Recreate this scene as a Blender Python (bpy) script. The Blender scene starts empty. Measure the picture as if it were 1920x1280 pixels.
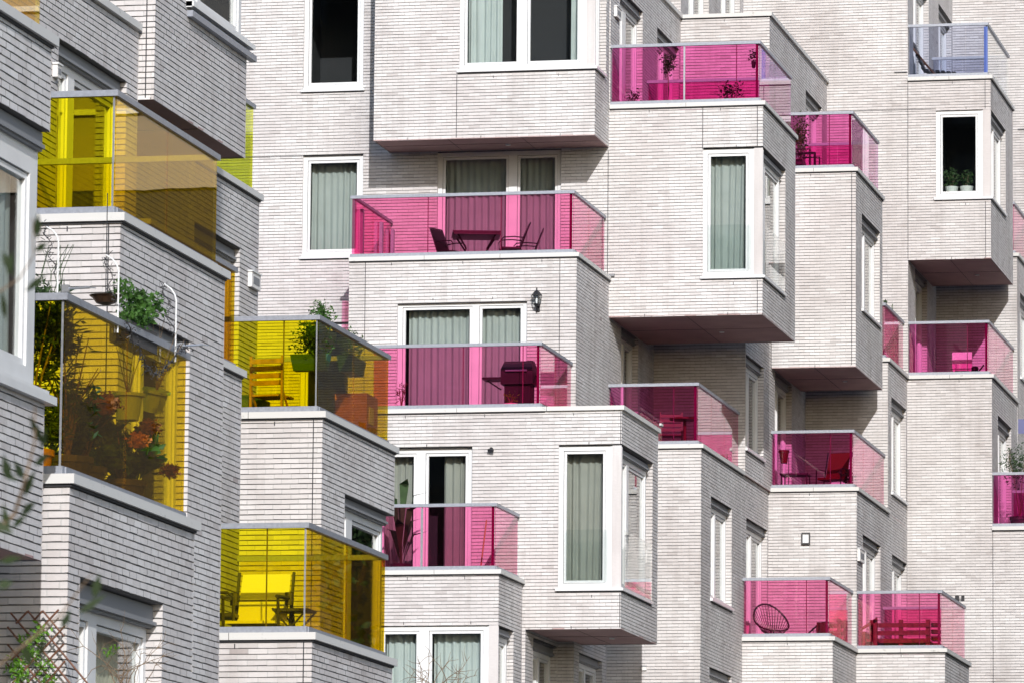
import bpy, math, random
from mathutils import Vector, Matrix
random.seed(7)
sc = bpy.context.scene
C = sc.collection
R = math.radians
# ------------------------------------------------------------------ camera
FPX = 10399.47; CX, CY = 960.0, 640.0; H = 1.7
yaw, pit, rol = R(-11.92909681), R(7.62210315), R(0.49370747)
_right = Vector((math.cos(yaw), -math.sin(yaw), 0)); _f0 = Vector((math.sin(yaw), math.cos(yaw), 0)); _up = Vector((0, 0, 1))
FW = _f0*math.cos(pit) + _up*math.sin(pit); _u2 = -_f0*math.sin(pit) + _up*math.cos(pit)
CR = _right*math.cos(rol) + _u2*math.sin(rol); CU = -_right*math.sin(rol) + _u2*math.cos(rol)
cam = bpy.data.objects.new('camera', bpy.data.cameras.new('camera')); C.objects.link(cam)
cam.matrix_world = Matrix(((CR.x, CU.x, -FW.x, 0), (CR.y, CU.y, -FW.y, 0), (CR.z, CU.z, -FW.z, H), (0, 0, 0, 1)))
cam.data.sensor_width = 36; cam.data.lens = 36*FPX/1920; cam.data.clip_start = .5; cam.data.clip_end = 3000
cam.data.dof.use_dof = True; cam.data.dof.focus_distance = 78; cam.data.dof.aperture_fstop = cam.data.lens/1000/.011
sc.camera = cam
# ------------------------------------------------------------------ sky, sun, exposure
SUN = Vector((.64, -2.13, 1.0)).normalized()          # towards the sun
w = bpy.data.worlds.new('World'); sc.world = w; w.use_nodes = True
nt = w.node_tree; bg = nt.nodes['Background']; sky = nt.nodes.new('ShaderNodeTexSky'); sky.sky_type = 'NISHITA'; sky.sun_disc = False
sky.sun_elevation = math.asin(SUN.z); sky.sun_rotation = math.atan2(SUN.x, SUN.y); sky.air_density = 1.0; sky.dust_density = 1.1
nt.links.new(sky.outputs[0], bg.inputs[0]); bg.inputs[1].default_value = .15
sl = bpy.data.lights.new('sun', 'SUN'); sl.energy = 3.15; sl.angle = R(.5); sl.color = (1.0, .985, .975)
so = bpy.data.objects.new('sun', sl); C.objects.link(so); so.rotation_euler = SUN.to_track_quat('Z', 'Y').to_euler(); so.location = (0, 0, 60)
sc.view_settings.view_transform = 'Standard'; sc.view_settings.look = 'None'; sc.view_settings.exposure = 0.22; sc.view_settings.gamma = 1
sc.render.engine = 'CYCLES'; cy = sc.cycles
cy.max_bounces = 8; cy.diffuse_bounces = 1; cy.glossy_bounces = 4; cy.transparent_max_bounces = 24; cy.transmission_bounces = 4
cy.caustics_reflective = False; cy.caustics_refractive = False

def ray(x, y): return FW*FPX + CR*(x-CX) - CU*(y-CY)
def P(x, y, v):                       # pixel of the photograph on the real plane Y = v -> X, Z
    d = ray(x, y); t = v/d.y; return d.x*t, d.z*t + H
def S(x, y, u):                       # pixel on the real plane X = u -> Y, Z
    d = ray(x, y); t = u/d.x; return d.y*t, d.z*t + H
def PU(x, v, y=600): return P(x, y, v)[0]
def SV(x, u, y=600): return S(x, y, u)[0]
# ------------------------------------------------------------------ materials
def new_mat(name):
    m = bpy.data.materials.new(name); m.use_nodes = True
    return m, m.node_tree, m.node_tree.nodes['Principled BSDF']
def simple(name, col, rough=.6, metal=0, var=.0, scale=8, bump=0, spec=.5, transl=0):
    m, t, b = new_mat(name); N = t.nodes; L = t.links
    b.inputs['Roughness'].default_value = rough; b.inputs['Metallic'].default_value = metal
    b.inputs['Specular IOR Level'].default_value = spec
    b.inputs['Base Color'].default_value = (*col, 1)
    if var or bump:
        tc = N.new('ShaderNodeTexCoord'); nz = N.new('ShaderNodeTexNoise'); nz.inputs['Scale'].default_value = scale; nz.inputs['Detail'].default_value = 5
        L.new(tc.outputs['Object'], nz.inputs['Vector'])
        if var:
            r = N.new('ShaderNodeValToRGB'); r.color_ramp.elements[0].position = .3; r.color_ramp.elements[1].position = .7
            r.color_ramp.elements[0].color = (*[max(0, c*(1-var)) for c in col], 1); r.color_ramp.elements[1].color = (*[min(1, c*(1+var)) for c in col], 1)
            L.new(nz.outputs[0], r.inputs[0]); L.new(r.outputs[0], b.inputs['Base Color'])
        if bump:
            bp = N.new('ShaderNodeBump'); bp.inputs['Strength'].default_value = bump; bp.inputs['Distance'].default_value = .01
            L.new(nz.outputs[0], bp.inputs['Height']); L.new(bp.outputs[0], b.inputs['Normal'])
    if transl:
        tr = N.new('ShaderNodeBsdfTranslucent'); tr.inputs[0].default_value = (*col, 1)
        mx = N.new('ShaderNodeMixShader'); mx.inputs[0].default_value = transl
        L.new(b.outputs[0], mx.inputs[1]); L.new(tr.outputs[0], mx.inputs[2]); L.new(mx.outputs[0], N['Material Output'].inputs[0])
    return m
def brick_mat():
    m, t, b = new_mat('grey_brick'); N = t.nodes; L = t.links
    at = N.new('ShaderNodeAttribute'); at.attribute_name = 'brick'
    sp = N.new('ShaderNodeSeparateColor'); L.new(at.outputs['Color'], sp.inputs[0])
    rp = N.new('ShaderNodeValToRGB'); e = rp.color_ramp.elements
    e[0].position = 0; e[0].color = (.40, .34, .33, 1); e[1].position = 1; e[1].color = (.80, .79, .785, 1)
    for p, c in ((.06, (.56, .53, .52)), (.25, (.64, .617, .61)), (.5, (.68, .657, .65)), (.8, (.72, .70, .695))):
        x = e.new(p); x.color = (*c, 1)
    L.new(sp.outputs[0], rp.inputs[0])
    tc = N.new('ShaderNodeTexCoord')
    n1 = N.new('ShaderNodeTexNoise'); n1.inputs['Scale'].default_value = .55; n1.inputs['Detail'].default_value = 4; L.new(tc.outputs['Object'], n1.inputs['Vector'])
    mp = N.new('ShaderNodeMapping'); mp.inputs['Scale'].default_value = (14, 14, 55); L.new(tc.outputs['Object'], mp.inputs[0])
    n2 = N.new('ShaderNodeTexNoise'); n2.inputs['Scale'].default_value = 1; n2.inputs['Detail'].default_value = 6; n2.inputs['Roughness'].default_value = .7; L.new(mp.outputs[0], n2.inputs['Vector'])
    r1 = N.new('ShaderNodeValToRGB'); r1.color_ramp.elements[0].position = .34; r1.color_ramp.elements[0].color = (.90, .875, .87, 1); r1.color_ramp.elements[1].position = .62; r1.color_ramp.elements[1].color = (1.04, 1.04, 1.04, 1); L.new(n1.outputs[0], r1.inputs[0])
    r2 = N.new('ShaderNodeValToRGB'); r2.color_ramp.elements[0].position = .33; r2.color_ramp.elements[0].color = (.80, .785, .78, 1); r2.color_ramp.elements[1].position = .6; r2.color_ramp.elements[1].color = (1.05, 1.05, 1.05, 1); L.new(n2.outputs[0], r2.inputs[0])
    mu = N.new('ShaderNodeMix'); mu.data_type = 'RGBA'; mu.blend_type = 'MULTIPLY'; mu.inputs[0].default_value = 1; L.new(rp.outputs[0], mu.inputs[6]); L.new(r1.outputs[0], mu.inputs[7])
    m2 = N.new('ShaderNodeMix'); m2.data_type = 'RGBA'; m2.blend_type = 'MULTIPLY'; m2.inputs[0].default_value = .3; L.new(mu.outputs[2], m2.inputs[6]); L.new(r2.outputs[0], m2.inputs[7])
    ms = N.new('ShaderNodeMapping'); ms.inputs['Scale'].default_value = (2.6, 2.6, .22); L.new(tc.outputs['Object'], ms.inputs[0])
    n3 = N.new('ShaderNodeTexNoise'); n3.inputs['Scale'].default_value = 1; n3.inputs['Detail'].default_value = 5; n3.inputs['Roughness'].default_value = .65; L.new(ms.outputs[0], n3.inputs['Vector'])
    r3 = N.new('ShaderNodeValToRGB'); r3.color_ramp.elements[0].position = .30; r3.color_ramp.elements[0].color = (.82, .805, .795, 1); r3.color_ramp.elements[1].position = .5; r3.color_ramp.elements[1].color = (1, 1, 1, 1); L.new(n3.outputs[0], r3.inputs[0])
    m3 = N.new('ShaderNodeMix'); m3.data_type = 'RGBA'; m3.blend_type = 'MULTIPLY'; m3.inputs[0].default_value = .8; L.new(m2.outputs[2], m3.inputs[6]); L.new(r3.outputs[0], m3.inputs[7]); m2 = m3
    hj = N.new('ShaderNodeMix'); hj.data_type = 'RGBA'; L.new(sp.outputs[1], hj.inputs[0]); L.new(m2.outputs[2], hj.inputs[6]); hj.inputs[7].default_value = (.54, .525, .515, 1)
    bj = N.new('ShaderNodeMix'); bj.data_type = 'RGBA'; L.new(sp.outputs[2], bj.inputs[0]); L.new(hj.outputs[2], bj.inputs[6]); bj.inputs[7].default_value = (.22, .215, .215, 1)
    L.new(bj.outputs[2], b.inputs['Base Color']); b.inputs['Roughness'].default_value = .9; b.inputs['Specular IOR Level'].default_value = .25
    bp = N.new('ShaderNodeBump'); bp.inputs['Strength'].default_value = .15; bp.inputs['Distance'].default_value = .004
    L.new(n2.outputs[0], bp.inputs['Height']); L.new(bp.outputs[0], b.inputs['Normal'])
    return m
def glass_mat(name, tint, wave=.0, refl=1.0):
    m = bpy.data.materials.new(name); m.use_nodes = True; t = m.node_tree; N = t.nodes; L = t.links; N.remove(N['Principled BSDF'])
    s = [c**.5 for c in tint]
    tr = N.new('ShaderNodeBsdfTransparent'); tr.inputs[0].default_value = (*s, 1)
    gl = N.new('ShaderNodeBsdfGlossy'); gl.inputs['Roughness'].default_value = 0.0; gl.inputs[0].default_value = (1, 1, 1, 1)
    ge = N.new('ShaderNodeNewGeometry'); io = N.new('ShaderNodeMapRange'); io.inputs['To Min'].default_value = 1.5; io.inputs['To Max'].default_value = 1/1.5; L.new(ge.outputs['Backfacing'], io.inputs[0])
    fr = N.new('ShaderNodeFresnel'); L.new(io.outputs[0], fr.inputs[0])
    ml = N.new('ShaderNodeMath'); ml.operation = 'MULTIPLY'; ml.inputs[1].default_value = refl; L.new(fr.outputs[0], ml.inputs[0])
    mx = N.new('ShaderNodeMixShader'); L.new(ml.outputs[0], mx.inputs[0]); L.new(tr.outputs[0], mx.inputs[1]); L.new(gl.outputs[0], mx.inputs[2])
    if wave:
        tc = N.new('ShaderNodeTexCoord'); nz = N.new('ShaderNodeTexNoise'); nz.inputs['Scale'].default_value = 1.3; nz.inputs['Detail'].default_value = 1
        bp = N.new('ShaderNodeBump'); bp.inputs['Strength'].default_value = wave; bp.inputs['Distance'].default_value = .01
        L.new(tc.outputs['Object'], nz.inputs['Vector']); L.new(nz.outputs[0], bp.inputs['Height']); L.new(bp.outputs[0], gl.inputs['Normal'])
    L.new(mx.outputs[0], N['Material Output'].inputs[0])
    return m
def stone_mat():
    m, t, b = new_mat('coping_stone'); N = t.nodes; L = t.links
    tc = N.new('ShaderNodeTexCoord'); n1 = N.new('ShaderNodeTexNoise'); n1.inputs['Scale'].default_value = 5; n1.inputs['Detail'].default_value = 8; n1.inputs['Roughness'].default_value = .75
    L.new(tc.outputs['Object'], n1.inputs['Vector'])
    r = N.new('ShaderNodeValToRGB'); r.color_ramp.elements[0].position = .30; r.color_ramp.elements[0].color = (.30, .30, .27, 1); r.color_ramp.elements[1].position = .41; r.color_ramp.elements[1].color = (.66, .65, .63, 1)
    L.new(n1.outputs[0], r.inputs[0]); L.new(r.outputs[0], b.inputs['Base Color']); b.inputs['Roughness'].default_value = .8
    return m
M = dict(olive=simple('leaf_olive', (.028, .045, .012), .7, 0, .3, 5, transl=.15), brick=brick_mat(), stone=stone_mat(),
    white=simple('white_paint', (.77, .775, .78), .35, 0, .05, 3), alu=simple('grey_aluminium', (.34, .36, .41), .42, .35, .12, 30),
    steel=simple('galvanised_steel', (.62, .64, .68), .3, .8, .1, 30), lintel=simple('grey_lintel', (.24, .245, .26), .6),
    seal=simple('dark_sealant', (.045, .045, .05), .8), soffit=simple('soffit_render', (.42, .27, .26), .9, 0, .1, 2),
    deck=simple('terrace_deck', (.10, .095, .09), .9, 0, .15, 4), room=simple('room_paint', (.035, .035, .04), .9),  # room walls coloured near black to stand in for unlit interiors
    pane=glass_mat('window_glass', (.84, .88, .865)), yellow=glass_mat('yellow_glass', (.90, .78, .010), .05),
    amber=glass_mat('amber_glass', (.86, .58, .010), .05),
    lime=glass_mat('lime_glass', (.82, .88, .006), .08), pink=glass_mat('pink_glass', (.93, .25, .49), .06),
    magenta=glass_mat('magenta_glass', (.86, .19, .50), .06), blue=glass_mat('blue_glass', (.66, .70, .84), .08), clear=glass_mat('clear_glass', (.93, .97, .96), .12),
    curt=simple('sage_curtain', (.62, .67, .65), .9, 0, .06, 3, transl=.3), curtl=simple('mint_curtain', (.80, .88, .87), .9, 0, .04, 3, transl=.3), curtg=simple('grey_curtain', (.52, .52, .47), .9, 0, .06, 3, transl=.3),
    black=simple('black_metal', (.022, .022, .025), .45, .2), dark=simple('dark_plastic', (.05, .048, .05), .5), plumedge=simple('plum_edge', (.20, .01, .11), .25), oliveedge=simple('olive_edge', (.16, .13, .01), .3), tan=simple('tan_cladding', (.42, .36, .28), .7), red=simple('red_plastic', (.13, .012, .008), .45),
    orange=simple('orange_wood', (.52, .20, .05), .6, 0, .2, 12), wood=simple('oiled_wood', (.45, .25, .10), .6, 0, .25, 14), darkwood=simple('dark_wood', (.16, .07, .04), .6, 0, .3, 14),
    terra=simple('terracotta', (.50, .19, .08), .8, 0, .15, 9), lpot=simple('lime_plastic', (.42, .62, .06), .4), gpot=simple('green_plastic', (.03, .10, .06), .5), wpot=simple('white_ceramic', (.75, .78, .76), .3),
    leaf=simple('leaf_green', (.065, .16, .025), .6, 0, .45, 5, transl=.35), leafd=simple('leaf_dark', (.04, .085, .025), .6, 0, .4, 5, transl=.25), leafl=simple('leaf_light', (.16, .36, .03), .6, 0, .3, 5, transl=.4),
    twig=simple('bare_twig', (.20, .14, .09), .9, 0, .3, 20), flower=simple('orange_petals', (.17, .065, .012), .7, 0, .3, 30), purple=simple('purple_petals', (.25, .03, .45), .7),
    fabric=simple('pale_fabric', (.80, .76, .60), .85), white2=simple('white_plastic', (.80, .78, .76), .4), bronze=simple('bronze_bowl', (.12, .07, .045), .4, .6), pinkf=simple('pale_plastic', (.85, .75, .80), .5),
    paving=simple('paving', (.14, .135, .13), .9, 0, .15, .4), pinkside=glass_mat('pink_side_glass', (.78, .13, .34), .05), plum=glass_mat('plum_glass', (.50, .11, .42), .06), band=simple('pale_render', (.46, .38, .29), .8), lamp=simple('frosted_lamp', (.85, .86, .88), .3), bottle=simple('yellow_bottle', (.65, .50, .05), .4))  # purple reflection on upper side panes is put into their glass tint
# ------------------------------------------------------------------ mesh helpers
def reg(o, label=None, cat=None, group=None, kind=None):
    for k, v in (('label', label), ('category', cat), ('group', group), ('kind', kind)):
        if v: o[k] = v
    return o
def adopt(o, parent):
    if parent is not None:
        o.parent = parent
        p = parent; mw = Matrix.Identity(4)
        if p.type == 'EMPTY': mw = Matrix.Translation(p.location) if not p.get('local') else Matrix.Identity(4)
        o.matrix_parent_inverse = mw.inverted()
def empty(name, loc, label, cat, group=None, local=False, rz=0):
    o = bpy.data.objects.new(name, None); C.objects.link(o); o.location = loc; o.rotation_euler = (0, 0, rz); o.empty_display_size = .1
    if local: o['local'] = 1
    return reg(o, label, cat, group)
class MB:
    def __init__(s): s.v = []; s.f = []; s.c = None
    def quad(s, *p): n = len(s.v); s.v += [tuple(q) for q in p]; s.f.append(tuple(range(n, n+len(p)))); return s
    def box(s, x0, x1, y0, y1, z0, z1):
        if x0 > x1: x0, x1 = x1, x0
        if y0 > y1: y0, y1 = y1, y0
        n = len(s.v); s.v += [(x, y, z) for z in (z0, z1) for y in (y0, y1) for x in (x0, x1)]
        s.f += [tuple(n+i for i in f) for f in ((0, 2, 3, 1), (4, 5, 7, 6), (0, 1, 5, 4), (2, 6, 7, 3), (0, 4, 6, 2), (1, 3, 7, 5))]; return s
    def tube(s, pts, r, n=6, r1=None):
        pts = [Vector(p) for p in pts]; m = len(pts); b = len(s.v)
        for i, p in enumerate(pts):
            d = (pts[min(i+1, m-1)] - pts[max(i-1, 0)]).normalized()
            a = d.cross(Vector((0, 0, 1)));
            if a.length < .05: a = d.cross(Vector((1, 0, 0)))
            a.normalize(); c = d.cross(a); rr = r if r1 is None else r + (r1-r)*i/(m-1)
            for k in range(n):
                t = 2*math.pi*k/n; s.v.append(tuple(p + (a*math.cos(t) + c*math.sin(t))*rr))
        for i in range(m-1):
            for k in range(n):
                s.f.append((b+i*n+k, b+i*n+(k+1) % n, b+(i+1)*n+(k+1) % n, b+(i+1)*n+k))
        s.f.append(tuple(b+k for k in reversed(range(n)))); s.f.append(tuple(b+(m-1)*n+k for k in range(n))); return s
    def lathe(s, x, y, prof, n=20, cap=True):
        b = len(s.v)
        for r, z in prof:
            for k in range(n): t = 2*math.pi*k/n; s.v.append((x+r*math.cos(t), y+r*math.sin(t), z))
        for i in range(len(prof)-1):
            for k in range(n): s.f.append((b+i*n+k, b+i*n+(k+1) % n, b+(i+1)*n+(k+1) % n, b+(i+1)*n+k))
        if cap:
            s.f.append(tuple(b+k for k in reversed(range(n)))); s.f.append(tuple(b+(len(prof)-1)*n+k for k in range(n)))
        return s
    def leaf(s, p, L, W, rnd=random):
        d = Vector((rnd.gauss(0, 1), rnd.gauss(0, 1), rnd.gauss(.1, .8))).normalized(); a = d.cross(Vector((rnd.gauss(0, 1), rnd.gauss(0, 1), rnd.gauss(0, 1)))).normalized(); nn = d.cross(a)
        p = Vector(p); n = len(s.v)
        s.v += [tuple(p), tuple(p + d*L*.4 + a*W*.5 + nn*W*.15), tuple(p + d*L), tuple(p + d*L*.4 - a*W*.5 + nn*W*.15)]
        s.f += [(n, n+1, n+2), (n, n+2, n+3)]; return s
    def cloud(s, c, r, n, L, W, shell=.5):
        for _ in range(n):
            d = Vector((random.gauss(0, 1), random.gauss(0, 1), random.gauss(0, 1))).normalized(); k = (shell + (1-shell)*random.random()) if random.random() < .7 else random.random()
            s.leaf((c[0]+d.x*r[0]*k, c[1]+d.y*r[1]*k, c[2]+d.z*r[2]*k), L*random.uniform(.6, 1.2), W*random.uniform(.7, 1.2))
        return s
    def build(s, name, mat, parent=None, smooth=False):
        me = bpy.data.meshes.new(name); me.from_pydata(s.v, [], s.f); me.materials.append(M[mat] if isinstance(mat, str) else mat)
        if s.c:
            ca = me.color_attributes.new('brick', 'FLOAT_COLOR', 'CORNER'); out = []
            for f, c in zip(s.f, s.c): out += [c[0], c[1], c[2], 1.0]*len(f)
            ca.data.foreach_set('color', out)
        if smooth:
            me.polygons.foreach_set('use_smooth', [True]*len(me.polygons))
        me.update(); o = bpy.data.objects.new(name, me); C.objects.link(o); adopt(o, parent); return o
# ------------------------------------------------------------------ brickwork with real raked bed joints
CZ = 3.31/53; G = .0115; DP = .013; BL = .215; HJ = .011
class Brick(MB):
    def __init__(s): super().__init__(); s.c = []
    def q(s, pts, col): s.quad(*pts); s.c.append(col)
    def wall(s, ax, c, a0, a1, z0, z1, holes=(), m0=0, m1=0):
        """ax F: faces -Y at Y=c, a along X.  ax R: faces +X at X=c, a along Y.  holes (a0,a1,z0,z1)"""
        if ax == 'F': pt = lambda a, d, z: (a, c+d, z)
        else: pt = lambda a, d, z: (c-d, a, z)
        k = math.floor(z0/CZ)
        while k*CZ < z1 - 1e-4:
            zb = k*CZ; zlo = max(zb, z0); zg = min(max(zb+G, z0), z1); zhi = min(zb+CZ, z1); zm = (zg+zhi)/2
            iv = [(a0, a1, m0, m1)]
            for h in holes:
                if h[2] < zm < h[3]:
                    nv = []
                    for (p, q, x, y) in iv:
                        if h[1] <= p or h[0] >= q: nv.append((p, q, x, y)); continue
                        if h[0] > p+.005: nv.append((p, h[0], x, 0))
                        if h[1] < q-.005: nv.append((h[1], q, 0, y))
                    iv = nv
            off = (k % 2)*BL*.5 + (hash((k*7919) & 0xffff) % 5)*.004
            for (p, q, x, y) in iv:
                if zg > zlo + 1e-4:
                    s.q([pt(p+x*DP, DP, zlo), pt(q-y*DP, DP, zlo), pt(q-y*DP, DP, zg), pt(p+x*DP, DP, zg)], (0, 0, 1))
                    s.q([pt(p, 0, zlo), pt(q, 0, zlo), pt(q-y*DP, DP, zlo), pt(p+x*DP, DP, zlo)], (0, 0, 1))
                if zhi <= zg + 1e-4: continue
                i = math.floor((p-off)/BL)
                while i*BL+off < q:
                    b0 = max(p, i*BL+off+HJ); b1 = min(q, (i+1)*BL+off); j0 = max(p, i*BL+off)
                    if b0 > j0+1e-4: s.q([pt(j0, .001, zg), pt(b0, .001, zg), pt(b0, .001, zhi), pt(j0, .001, zhi)], (0, 1, 0))
                    if b0 > j0+1e-4: s.q([pt(j0, .001, zg), pt(j0, DP, zg), pt(b0, DP, zg), pt(b0, .001, zg)], (0, 1, 0))
                    if b1 > b0+.003:
                        r = random.betavariate(3.6, 3.1); j = random.uniform(-.003, .0035); o = random.uniform(-.0015, .0015)
                        if random.random() < .02: r *= .3
                        zz = zg + (j if zg == zb+G else 0); zz1 = zg + (random.uniform(-.003, .0035) if zg == zb+G else 0)
                        # subdivide the lower edge a little so that the joint line is not ruler straight
                        s.q([pt(b0, o, zz), pt(b1, o, zz1), pt(b1, o, zhi), pt(b0, o, zhi)], (r, 0, 0))
                        s.q([pt(b0, DP, zz), pt(b1, DP, zz1), pt(b1, o, zz1), pt(b0, o, zz)], (r, 0, 0))
                    i += 1
            k += 1
        return s
# ------------------------------------------------------------------ setting
g = MB(); g.quad((-1500, -1500, 0), (1500, -1500, 0), (1500, 1500, 0), (-1500, 1500, 0)); reg(g.build('ground', 'paving'), kind='structure')
YB = empty('apartment_building', (-18, 55, 0), 'nearer grey brick apartment block at the left, with yellow and amber glass balconies', 'building')
PB = empty('apartment_building', (-22, 110, 0), 'farther grey brick apartment block filling the centre and right, with pink glass balconies', 'building')
ROOM = MB()
def mass(B, u0, u1, v0, v1, z0, z1, hf=(), hr=(), top='deck', front=True, right=True, mf=1, mr=0, zt=None, label=None):
    """one brick volume: front and right faces carry brick courses, the rest is closed with render and deck"""
    b = Brick()
    if front: b.wall('F', v0, u0, u1, z0, z1, hf, 0, mf)
    if right: b.wall('R', u1, v0, v1, z0, z1, hr, mf, 0)
    for h in hf:                                     # reveals: left jamb, right jamb, head
        d = .14
        if h[1] < u1-.01:
            b.q([(h[0], v0, h[2]), (h[0], v0+d, h[2]), (h[0], v0+d, h[3]), (h[0], v0, h[3])], (.5, 0, 0)); b.q([(h[1], v0, h[2]), (h[1], v0+d, h[2]), (h[1], v0+d, h[3]), (h[1], v0, h[3])], (.5, 0, 0))
        else: b.q([(h[0], v0, h[2]), (h[0], v0+d, h[2]), (h[0], v0+d, h[3]), (h[0], v0, h[3])], (.5, 0, 0))
        b.q([(h[0], v0, h[3]), (h[1], v0, h[3]), (h[1], v0+d, h[3]), (h[0], v0+d, h[3])], (.3, 0, 1)); b.q([(h[0], v0, h[2]), (h[1], v0, h[2]), (h[1], v0+d, h[2]), (h[0], v0+d, h[2])], (.3, 0, 0))
    for h in hr:
        d = .17
        if h[1] < v1-.01: b.wall('F', h[1], u1-d, u1, h[2], h[3])      # far jamb of a side opening, seen from the front
        b.q([(u1, h[0], h[2]), (u1-d, h[0], h[2]), (u1-d, h[0], h[3]), (u1, h[0], h[3])], (.4, 0, 0))
        b.q([(u1, h[0], h[3]), (u1, h[1], h[3]), (u1-d, h[1], h[3]), (u1-d, h[0], h[3])], (.3, 0, 1)); b.q([(u1, h[0], h[2]), (u1, h[1], h[2]), (u1-d, h[1], h[2]), (u1-d, h[0], h[2])], (.3, 0, 0))
    wv = MB()
    for zz in ([z1-.06] if z1 < 30 else []) + ([z0+.03] if z0 > .5 else []) + [h[3]+.05 for h in hf] + [h[2]-.15 for h in hf]:
        hh_ = [h for h in hf if abs(h[3]+.05-zz) < .001 or abs(h[2]-.15-zz) < .001]
        a, e = (hh_[0][0], hh_[0][1]) if hh_ else (u0, u1)
        k = max(1, int((e-a)/1.1))
        for i in range(k if len(wv.v) < 45 else 0): x = a+(e-a)*(i+.5)/k+random.uniform(-.1, .1); wv.box(x-.006, x+.006, v0-.002, v0+.004, zz-.028, zz+.022)
    # left, back
    hv = [h for h in hr if h[1] >= v1-.01]
    b.q([(u0, v0, z0), (u0, v1, z0), (u0, v1, z1), (u0, v0, z1)], (.5, 0, 0))
    if hv: h = hv[0]; b.q([(u0, v1, z0), (u1, v1, z0), (u1, v1, h[2]), (u0, v1, h[2])], (.5, 0, 0)); b.q([(u0, v1, h[3]), (u1, v1, h[3]), (u1, v1, z1), (u0, v1, z1)], (.5, 0, 0)); b.q([(u0, v1, h[2]), (u1-.5, v1, h[2]), (u1-.5, v1, h[3]), (u0, v1, h[3])], (.5, 0, 0))
    else: b.q([(u0, v1, z0), (u1, v1, z0), (u1, v1, z1), (u0, v1, z1)], (.5, 0, 0))
    o = b.build('brick_volume', 'brick', B)
    if wv.v and front: wv.build('weep_vents', 'seal', o)
    zt = z1-.09 if zt is None else zt
    MB().quad((u0+.002, v0+.012, zt), (u1-.012, v0+.012, zt), (u1-.012, v1-.002, zt), (u0+.002, v1-.002, zt)).build('deck', 'deck', o)
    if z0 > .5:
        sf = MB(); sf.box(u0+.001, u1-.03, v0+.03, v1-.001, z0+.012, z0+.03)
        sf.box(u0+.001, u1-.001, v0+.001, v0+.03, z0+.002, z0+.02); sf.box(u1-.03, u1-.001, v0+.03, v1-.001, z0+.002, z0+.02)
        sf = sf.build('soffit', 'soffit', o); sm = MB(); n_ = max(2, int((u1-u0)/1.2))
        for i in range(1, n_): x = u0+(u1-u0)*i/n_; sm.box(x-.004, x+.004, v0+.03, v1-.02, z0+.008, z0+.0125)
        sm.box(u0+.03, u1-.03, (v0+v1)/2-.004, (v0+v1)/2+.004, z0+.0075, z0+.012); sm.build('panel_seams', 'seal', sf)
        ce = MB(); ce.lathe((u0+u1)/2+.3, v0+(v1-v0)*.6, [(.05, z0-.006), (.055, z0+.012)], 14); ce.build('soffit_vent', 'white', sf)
    return o
def joint(B, ax, c, a, z0, z1, horiz=None):
    m = MB()
    if horiz is None:
        if ax == 'F': m.box(a-.006, a+.006, c-.003, c+.004, z0, z1)
        else: m.box(c-.004, c+.003, a-.006, a+.006, z0, z1)
    else:
        if ax == 'F': m.box(a, horiz, c-.003, c+.004, z0-.006, z0+.006)
    return m.build('expansion_joint', 'seal', B)
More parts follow.
